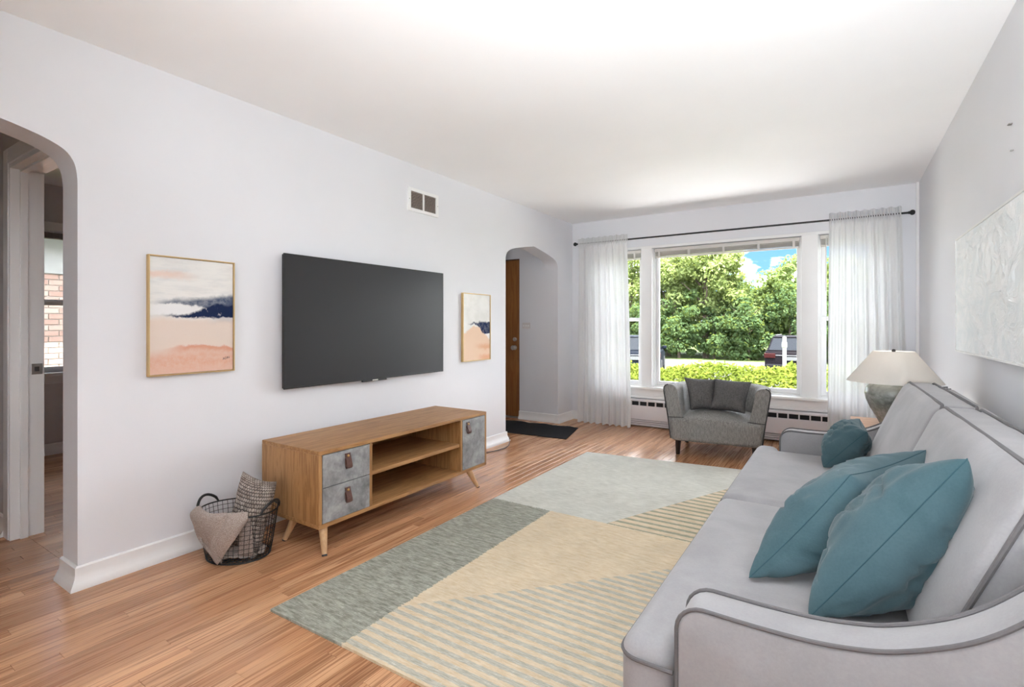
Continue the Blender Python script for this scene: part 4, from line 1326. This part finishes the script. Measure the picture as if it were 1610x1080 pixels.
for near in (True, False):
    P = Lpoly(near)
    c = MB().prism(P, 'z', 0.270, 0.455).build('seat_cushion', SOFA, sf, bevel=0.046, seg=6, smooth=True, sharp=60)
    ys = 1.122 if near else mir(1.122)
    sg = 1 if near else -1
    yo = YM - 0.04 if near else YM + 0.04
    for z in (0.412, 0.295):
        r = 0.05
        pts = [(2.411, yo, z)] + [(2.411, ys + sg * (r + 0.02), z)]
        pts += [(2.411 + r - r * math.cos(math.radians(a)), ys - sg * 0.001 + sg * (r - r * math.sin(math.radians(a))), z) for a in range(0, 91, 15)]
        pts += [(2.54, ys - sg * 0.001, z)]
        MB().tube(pts, 0.005, 8).build('piping', PIPE, c, smooth=True)
# leaning back cushions
LEAN = 0.180 / 0.425
def BX(y): return 2.982 - 0.020 * (y - 1.36)
def back_cushion(y0, y1, th=0.118, hh=0.428):
    def fn(p):
        h, tx = p.z, p.x
        fy = (p.y - y0) / (y1 - y0); fh = h / hh
        b = max(0, 4 * fy * (1 - fy)) ** 0.6 * max(0, 4 * fh * (1 - fh)) ** 0.6
        if tx < th * 0.5:
            tx -= 0.028 * b * (1 - tx / (th * 0.5))
        wob = 0.004 * mnoise.noise(Vector((p.y * 7, h * 5, 1.0)))
        return Vector((BX(p.y) + LEAN * h + tx + wob, p.y, 0.447 + h + 0.006 * math.sin(PI * fy)))
    c = MB().rbox((0, y0, 0), (th, y1, hh), 0.028, 14, fn).build('back_cushion', SOFA, sf, smooth=True, sharp=80, merge=1e-5)
    def ring(tx, ins):
        pts = []
        r = 0.035
        for (cy, ch, a0) in ((y1 - r, hh - r, 0), (y0 + r, hh - r, 90), (y0 + r, r, 180), (y1 - r, r, 270)):
            for a in range(0, 91, 30):
                an = math.radians(a0 + a)
                yy, h = cy + r * math.cos(an), ch + r * math.sin(an)
                fy = (yy - y0) / (y1 - y0)
                pts.append((BX(yy) + LEAN * h + tx, yy, 0.447 + h + 0.006 * math.sin(PI * fy)))
        return pts
    MB().tube(ring(0.016, 0), 0.0058, 8, closed=True).build('piping', PIPE, c, smooth=True)
    MB().tube(ring(th - 0.006, 0), 0.005, 8, closed=True).build('piping', PIPE, c, smooth=True)
back_cushion(1.365, 2.400)
back_cushion(2.408, 3.345)
for xa in (2.52, 3.22):
    for ya in (1.20, 3.31):
        MB().tube([(xa, ya, 0.09), (xa, ya, 0.0)], [0.028, 0.018], 12).build('leg', BLACKW, sf, smooth=True)

# teal cushions on the sofa
def teal(label, quad, th, seed, full=0.40, pinch=0.10):
    o = pillow('throw_pillow', quad, th, TEAL, n=48, pinch=pinch, wr=0.15, seed=seed, full=full, seam=TEALD, seam_r=0.0016)
    tag(o, label, 'pillow', 'teal velvet pillows on the sofa')
teal('teal velvet pillow on the sofa nearest the viewer, leaning on the back', [(2.782, 1.425, 0.464), (2.955, 1.76, 0.470), (3.085, 1.86, 0.715), (3.086, 1.525, 0.868)], 0.250, 3)
teal('teal velvet pillow slumped on the seat, beneath and left of the nearest pillow', [(2.632, 1.548, 0.468), (2.86, 1.93, 0.49), (3.075, 2.11, 0.765), (2.868, 1.735, 0.745)], 0.225, 6)
teal('small-looking teal velvet pillow at the far end of the sofa by the lamp', [(2.770, 2.960, 0.466), (2.80, 3.24, 0.47), (2.925, 3.25, 0.675), (2.948, 2.99, 0.655)], 0.19, 9)

# ------------------------------------------------------------------ outside: ground, street
GZ = -1.00
def grass_mat():
    m = Mt('lawn')
    p = m.pos()
    n = m.noise(p, 1.2, 5); n2 = m.noise(p, 30, 3)
    c = m.mix(m.add(m.mul(n, 0.5), m.mul(n2, 0.5)), (0.035, 0.058, 0.015), (0.09, 0.115, 0.035))
    return m.pbr(c, 0.95, 0, m.bump(n2, 0.6, 0.03), 0.1)
st('ground', bx(-60, 60, -20, 90, GZ - 0.2, GZ), grass_mat())
def road_mat():
    m = Mt('asphalt')
    p = m.pos()
    n = m.noise(p, 40, 3); n2 = m.noise(p, 0.8, 3)
    c = m.mix(m.add(m.mul(n, 0.6), m.mul(n2, 0.4)), (0.045, 0.044, 0.043), (0.08, 0.078, 0.077))
    return m.pbr(c, 0.9, 0, m.bump(n, 0.3, 0.01), 0.2)
st('street', bx(-40, 2.15, 19.0, 32.6, GZ, GZ + 0.02), road_mat())

def slab_mat():
    m = Mt('pale_bounce_slab')
    p = m.pos()
    n = m.noise(p, 12, 4)
    return m.pbr(m.mix(n, (0.44, 0.43, 0.42), (0.54, 0.53, 0.52)), 0.9, 0, m.bump(n, 0.2, 0.01), 0.2)
st('bounce_slab', bx(-4.5, 9.0, 5.97, 9.7, GZ, GZ + 0.03), slab_mat())  # unseen pale slab, added to bounce sunlight onto the room's ceiling

# ------------------------------------------------------------------ foliage helpers
BARK = plain('bark', (0.085, 0.062, 0.045), 0.9, var=0.3, scale=6, bump=0.5)
def leaves_mesh(name, C, Nn, size, mat, seed, asp=0.55):
    rg = np.random.default_rng(seed)
    n = len(C)
    a = rg.normal(size=(n, 3)); Nn = Nn + 0.7 * rg.normal(size=(n, 3))
    Nn /= np.linalg.norm(Nn, axis=1, keepdims=True) + 1e-9
    t = np.cross(Nn, a); t /= np.linalg.norm(t, axis=1, keepdims=True) + 1e-9
    b = np.cross(Nn, t)
    s = (size * (0.6 + 0.8 * rg.random(n)))[:, None]
    V = np.stack([C - t * s, C + b * s * asp, C + t * s, C - b * s * asp], 1).reshape(-1, 3)
    F = np.arange(4 * n).reshape(-1, 4)
    me = bpy.data.meshes.new(name)
    me.vertices.add(4 * n); me.vertices.foreach_set('co', V.astype(np.float32).ravel())
    me.loops.add(4 * n); me.loops.foreach_set('vertex_index', F.astype(np.int32).ravel())
    me.polygons.add(n); me.polygons.foreach_set('loop_start', (np.arange(n) * 4).astype(np.int32))
    try:
        me.polygons.foreach_set('loop_total', np.full(n, 4, dtype=np.int32))
    except Exception:
        pass
    me.update(); me.validate()
    me.materials.append(mat)
    return me

def crown(seed, h, rx, ry, z0, blobs, per, bs):
    """leaf centres and outward directions on clumps that fill an ellipsoid crown"""
    rg = np.random.default_rng(seed)
    C, Nn = [], []
    for k in range(blobs):
        d = rg.normal(size=3); d /= np.linalg.norm(d)
        r = rg.random() ** 0.35
        c = np.array([d[0] * rx * r, d[1] * ry * r, z0 + (h - z0) * 0.5 + d[2] * (h - z0) * 0.5 * r])
        q = rg.normal(size=(per, 3)); q /= np.linalg.norm(q, axis=1, keepdims=True)
        rad = bs * (0.55 + 0.75 * rg.random()) * (0.55 + 0.45 * rg.random((per, 1)))
        P = c + q * rad * np.array([1.15, 1.15, 0.75])
        C.append(P); Nn.append(q + np.array([0, 0, 0.5]))
    return np.concatenate(C), np.concatenate(Nn)

L_BRIGHT = leaf_mat('leaf_bright', (0.095, 0.128, 0.045), (0.235, 0.275, 0.112))
L_MID = leaf_mat('leaf_mid', (0.056, 0.088, 0.034), (0.150, 0.195, 0.078))
L_DARK = leaf_mat('leaf_dark', (0.028, 0.052, 0.024), (0.082, 0.122, 0.055))
L_HEDGE = leaf_mat('leaf_hedge', (0.046, 0.067, 0.010), (0.13, 0.152, 0.030))

def tree(label, x, y, h, rx, z0, mat, seed, blobs=70, per=170, bs=0.75, ls=0.11, cat='tree', group='trees across the street'):
    t = thing('leafy_tree' if cat == 'tree' else 'leafy_shrub', label, cat, (x, y, GZ), group=group)
    rg = random.Random(seed)
    lean = rg.uniform(-0.4, 0.4)
    tr = MB().tube([(0, 0, 0), (lean * 0.2, 0, h * 0.3), (lean * 0.6, 0.1, h * 0.6), (lean, 0.1, h * 0.85)], [h * 0.022, h * 0.018, h * 0.012, h * 0.004], 8).build('trunk', BARK, t, world=False, smooth=True)
    mb = MB()
    for k in range(7):
        a = rg.uniform(0, 6.28); z = h * rg.uniform(0.3, 0.65)
        s = Vector((lean * z / h, 0.05, z))
        e = s + Vector((math.cos(a) * rx * 0.7, math.sin(a) * rx * 0.7, h * 0.18))
        mb.tube([s, (s + e) / 2 + Vector((0, 0, 0.1)), e], [h * 0.009, h * 0.006, h * 0.002], 6)
    mb.build('branches', BARK, t, world=False, smooth=True)
    C, Nn = crown(seed, h, rx, rx, z0, blobs, per, bs)
    me = leaves_mesh('foliage', C, Nn, ls, mat, seed)
    tag(link('foliage', me, t), kind='stuff')
    return t

tree('tall bright green tree across the street, seen left of centre in the big window', -4.7, 35.0, 9.2, 2.3, 2.2, L_BRIGHT, 11, 90, 170, 0.7)
tree('tall pale green tree seen at the left edge of the big window', -7.4, 36.0, 8.9, 2.2, 1.6, L_BRIGHT, 12, 80, 170, 0.75)
tree('medium green tree with rounded crown seen behind the parked car', 0.2, 36.0, 6.6, 1.7, 0.8, L_MID, 13, 70, 160, 0.6)
tree('low green tree in the dip of the tree line, left of the parked car', -2.3, 36.0, 5.0, 1.7, 0.5, L_MID, 14, 60, 160, 0.6)
tree('green tree behind the curtain-side window right of the big pane', 2.6, 36.5, 6.6, 1.8, 0.6, L_MID, 15, 60, 160, 0.65)
tree('tall green tree seen through the narrow window near the entry', -10.2, 36.5, 9.0, 2.2, 1.2, L_BRIGHT, 16, 60, 160, 0.75)
tree('tall green tree farthest to the left beyond the curtain', -13.5, 37.0, 8.6, 2.4, 1.2, L_MID, 17, 50, 150, 0.8)
tree('green tree farthest to the right beyond the curtain', 5.6, 37.0, 7.4, 2.2, 0.8, L_MID, 18, 50, 150, 0.8)
for i, (lb, x, hh_) in enumerate((('dense tree in the back row behind the narrow window near the entry', -11.5, 6.5), ('dense tree in the back row behind the pale green tree', -8.6, 7.2),
        ('dense tree in the back row behind the tall bright tree', -5.8, 6.8), ('dense low tree in the back row left of the sky gap', -3.2, 5.0), ('dense low tree in the back row below the sky gap', -0.8, 4.7),
        ('dense tree in the back row above the parked car', 1.6, 5.4), ('dense tree in the back row right of the parked car', 4.2, 5.8))):
    tree(lb, x, 40.0, hh_, 1.9, 0.1, L_DARK, 60 + i, 70, 150, 0.75, 0.13)
sh = ['dark leafy shrub at the street edge below the left curtain-side window', 'dark leafy shrub at the foot of the pale green tree',
      'dark leafy shrub at the foot of the tall bright tree', 'dark leafy shrub right of the tall bright tree trunk',
      'dark leafy shrub just left of the parked car', 'dark leafy shrub straight behind the parked car', 'dark leafy shrub right of the parked car',
      'dark leafy shrub farthest to the right along the street']
for i, (lb, x) in enumerate(zip(sh, (-10.6, -8.4, -6.2, -4.1, -2.0, 0.2, 2.4, 4.8))):
    tree(lb, x, 34.2 + 0.4 * (i % 2), 3.6 + 0.5 * ((i * 7) % 3), 1.45, 0.02, L_DARK, 30 + i, 42, 150, 0.5, 0.10, 'shrub', 'shrubs along the street')

# hedge below the window
hg = thing('hedge', 'bright yellow-green clipped hedge running along outside below the window', 'hedge', (0.5, 10.3, GZ))
rg = np.random.default_rng(5)
n = 46000
X = rg.uniform(-7, 7, n); A = rg.uniform(0, PI, n); Rr = 0.50 * (0.72 + 0.28 * rg.random(n))
HT = 1.36 + 0.05 * np.sin(X * 1.3) + 0.04 * np.sin(X * 3.7 + 1)
Y = Rr * np.cos(A); Zt = HT - 0.45 + Rr * np.sin(A) * 0.95
low = rg.random(n) < 0.35
Y = np.where(low, np.sign(Y) * (0.40 + 0.10 * rg.random(n)), Y)
Zt = np.where(low, rg.uniform(0.05, 1.0, n), Zt)
Zt += 0.05 * np.sin(X * 9.0) * np.sin(Y * 8.0)
up = rg.random(n) < 0.12
Zt = np.where(up & ~low, Zt + 0.07 * rg.random(n), Zt)
me = leaves_mesh('foliage', np.stack([X, Y, Zt], 1), np.stack([np.zeros(n), Y * 1.5, np.full(n, 0.9)], 1), 0.040, L_HEDGE, 6, 0.5)
tag(link('foliage', me, hg), kind='stuff')
mb = MB()
rr_ = random.Random(3)
for k in range(60):
    xx = -6.8 + 13.6 * k / 59
    mb.tube([(xx, 0, 0), (xx + rr_.uniform(-0.1, 0.1), rr_.uniform(-0.2, 0.2), 0.6), (xx + rr_.uniform(-0.2, 0.2), rr_.uniform(-0.3, 0.3), 1.15)], [0.014, 0.01, 0.004], 5)
mb.build('stems', BARK, hg, world=False)

# white post behind the hedge
WHITE = plain('white_paint', (0.30, 0.30, 0.29), 0.5)
po = thing('white_post', 'slim white post with rounded cap standing behind the hedge', 'post', (1.545, 15.35, GZ))
MB().prism([(1.502, 15.312), (1.588, 15.312), (1.588, 15.398), (1.502, 15.398)], 'z', GZ, 0.74).build('shaft', WHITE, po, bevel=0.008)
MB().lathe([(0.044, 0.74), (0.052, 0.75), (0.040, 0.78), (0.050, 0.81), (0.048, 0.84), (0.03, 0.862), (0.004, 0.87)], 20, (1.545, 15.355, 0)).build('cap', WHITE, po, smooth=True)
bx(1.482, 1.608, 15.28, 15.43, 0.56, 0.72).build('collar_box', WHITE, po, bevel=0.03, seg=3)

# ------------------------------------------------------------------ parked cars
def paint(name, c):
    m = Mt(name)
    return m.pbr(c, 0.5, 0.0, None, 0.06)
TINT = plain('tinted_glass', (0.010, 0.012, 0.016), 0.2, spec=0.12)
TYRE = plain('tyre_rubber', (0.015, 0.015, 0.015), 0.85)
LAMP = plain('red_tail_lamp', (0.020, 0.003, 0.003), 0.5, spec=0.1)
TRIMB = plain('black_plastic_trim', (0.008, 0.008, 0.009), 0.7, spec=0.1)
DULLCHROME = plain('dull_chrome', (0.10, 0.10, 0.105), 0.5, 0.3)
def car(label, loc, rz, body, sc=1.0, stripe=None):
    t = thing('parked_car', label, 'car', loc, rz, 'cars parked across the street')
    t.scale = (sc, sc, sc)
    L = 4.6
    kw = dict(world=False)
    # body: side profile extruded across, then tucked in at the shoulders
    prof_ = [(0.0, 0.42), (0.02, 0.80), (0.05, 1.02), (0.10, 1.10), (3.05, 1.06), (4.35, 0.92), (4.58, 0.75), (4.6, 0.42), (4.2, 0.28), (0.35, 0.28)]
    b = MB().prism(prof_, 'x', -0.95, 0.95).build('body', body, t, bevel=0.07, seg=4, smooth=True, sharp=60, **kw)
    # cabin
    lo = [(-0.90, 0.08), (0.90, 0.08), (0.90, 3.2), (-0.90, 3.2)]
    hi = [(-0.70, 0.38), (0.70, 0.38), (0.68, 2.35), (-0.68, 2.35)]
    vs = [(x, y, 1.06) for (x, y) in lo] + [(x, y, 1.70) for (x, y) in hi]
    MB().add(vs, [(0, 1, 2, 3), (7, 6, 5, 4), (0, 4, 5, 1), (1, 5, 6, 2), (2, 6, 7, 3), (3, 7, 4, 0)]).build('cabin', body, t, bevel=0.05, seg=3, smooth=True, sharp=60, **kw)
    def quad_on(a, bq, c, d, out, nm, mat):
        q = [Vector(p) for p in (a, bq, c, d)]
        nrm = (q[1] - q[0]).cross(q[3] - q[0]).normalized() * out
        MB().add([p + nrm for p in q] + [p - nrm * 0.5 for p in q], [(0, 1, 2, 3), (7, 6, 5, 4), (0, 4, 5, 1), (1, 5, 6, 2), (2, 6, 7, 3), (3, 7, 4, 0)]).build(nm, mat, t, **kw)
    quad_on((-0.80, 0.115, 1.13), (0.80, 0.115, 1.13), (0.66, 0.345, 1.62), (-0.66, 0.345, 1.62), 0.012, 'rear_window', TINT)
    for s in (-1, 1):
        for (ya, yb, yc, yd) in ((0.35, 1.35, 1.30, 0.62), (1.45, 2.75, 2.15, 1.40)):
            quad_on((s * 0.895, ya, 1.12), (s * 0.895, yb, 1.12), (s * 0.725, yc, 1.62), (s * 0.73, yd, 1.62), 0.012 * s, 'side_window', TINT)
        bx(s * 0.60 - 0.02, s * 0.60 + 0.02, 0.5, 2.2, 1.715, 1.75).build('roof_rail', DULLCHROME, t, bevel=0.01, **kw)
        MB().prism([(-0.03, 0.80), (-0.03, 0.98), (0.18, 1.02), (0.18, 0.84)], 'x', min(s * 0.55, s * 0.965), max(s * 0.55, s * 0.965)).build('tail_light', LAMP, t, bevel=0.015, **kw)
        bx(s * 1.0 - 0.09, s * 1.0 + 0.09, 2.65, 2.78, 1.08, 1.22).build('side_mirror', body, t, bevel=0.03, **kw)
        for yy in (0.92, 3.70):
            w = MB()
            bl = MB().lathe([(0.20, -0.11), (0.33, -0.11), (0.355, -0.08), (0.355, 0.08), (0.33, 0.11), (0.20, 0.11)], 28)
            w.add([(s * 0.86 + p[2], yy + p[0], 0.355 + p[1]) for p in bl.v], bl.f).build('wheel', TYRE, t, smooth=True, sharp=40, **kw)
    bx(-0.90, 0.90, -0.09, 0.10, 0.32, 0.56).build('rear_bumper', TRIMB, t, bevel=0.05, seg=3, smooth=True, **kw)
    bx(-0.27, 0.27, -0.035, 0.03, 0.72, 0.86).build('license_plate', plain('plate_white', (0.075, 0.078, 0.082), 0.5), t, bevel=0.005, **kw)
    bx(-0.72, 0.72, 0.005, 0.06, 0.90, 0.935).build('chrome_strip', DULLCHROME, t, bevel=0.006, **kw)
    MB().prism([(0.30, 1.66), (0.60, 1.72), (0.62, 1.69), (0.33, 1.64)], 'x', -0.66, 0.66).build('roof_spoiler', body, t, bevel=0.008, **kw)
    return t
NAVY = paint('dark_plum_car_paint', (0.0045, 0.0035, 0.005))
BLUE = paint('dark_blue_car_paint', (0.005, 0.007, 0.012))
car('dark sport utility vehicle seen from behind past the white post', (1.10, 23.2, GZ + 0.02), math.radians(-2), NAVY)
car('dark blue car partly hidden behind the left window post', (-4.25, 20.3, GZ + 0.02), math.radians(14), BLUE)

# ------------------------------------------------------------------ neighbouring brick house beside the side room
nh = thing('neighbour_house', 'pale brick house next door seen through the side-room window', 'house', (-6.5, 2.5, GZ))
MORTAR = plain('mortar', (0.44, 0.40, 0.37), 0.9, var=0.05)
BR = [plain('brick_%s' % nm, c, 0.85, var=0.12, scale=20, bump=0.3) for nm, c in (('rose', (0.33, 0.215, 0.175)), ('pink', (0.37, 0.265, 0.22)), ('buff', (0.42, 0.32, 0.27)))]
def brickwall_mat():
    m = Mt('distant_brickwork')
    p = m.pos()
    x, y, z = m.sep(p)
    b = m.nd('ShaderNodeTexBrick', {'Vector': m.comb(y, z, 0.0), 'Color1': (0.23, 0.135, 0.108, 1), 'Color2': (0.31, 0.215, 0.175, 1), 'Mortar': (0.34, 0.30, 0.275, 1), 'Scale': 1.0, 'Mortar Size': 0.006, 'Brick Width': 0.215, 'Row Height': 0.075})
    return m.pbr(b.outputs[0], 0.85, 0, None, 0.2)
BWM = brickwall_mat()
BY0, BY1, BZ0, BZ1 = 1.55, 3.275, 0.275, 1.85
mbn = MB().box(-8.5, -5.912, -4.0, BY0, GZ, BZ1).box(-8.5, -5.912, BY1, 9.0, GZ, BZ1).box(-8.5, -5.912, BY0, BY1, GZ, BZ0)
mbn.build('brick_wall', BWM, nh)
bx(-8.5, -5.925, BY0, BY1, BZ0, BZ1).build('mortar_bed', MORTAR, nh)
brk = {}
rb = random.Random(2)
for r in range(21):
    z = BZ0 + r * 0.075
    y = BY0 - (0.1075 if r % 2 else 0)
    while y < BY1 - 0.01:
        ya, yb = max(y, BY0), min(y + 0.205, BY1)
        if yb - ya > 0.02:
            L_ = round(yb - ya, 3); mi = rb.randrange(3)
            key = (L_, mi)
            if key not in brk:
                me = bx(0, 0.05, 0, L_, 0, 0.065).mesh('brick', bevel=0.003, seg=1)
                me.materials.append(BR[mi]); brk[key] = me
            o = link('brick', brk[key], nh)
            o.location = Vector((-5.962 + rb.uniform(0, 0.004), ya, z)) - nh.location
        y += 0.2156
bx(-8.5, -5.88, -4.0, 9.0, BZ1, 2.30).build('frieze_board', WHITE, nh)
bx(-8.5, -5.45, -4.2, 9.2, 2.30, 2.42).build('eave', WHITE, nh, bevel=0.01)
MB().prism([(-5.40, 2.42), (-8.5, 3.9), (-8.5, 2.42)], 'y', -4.2, 9.2).build('roof', plain('roof_shingle', (0.16, 0.14, 0.13), 0.9), nh)
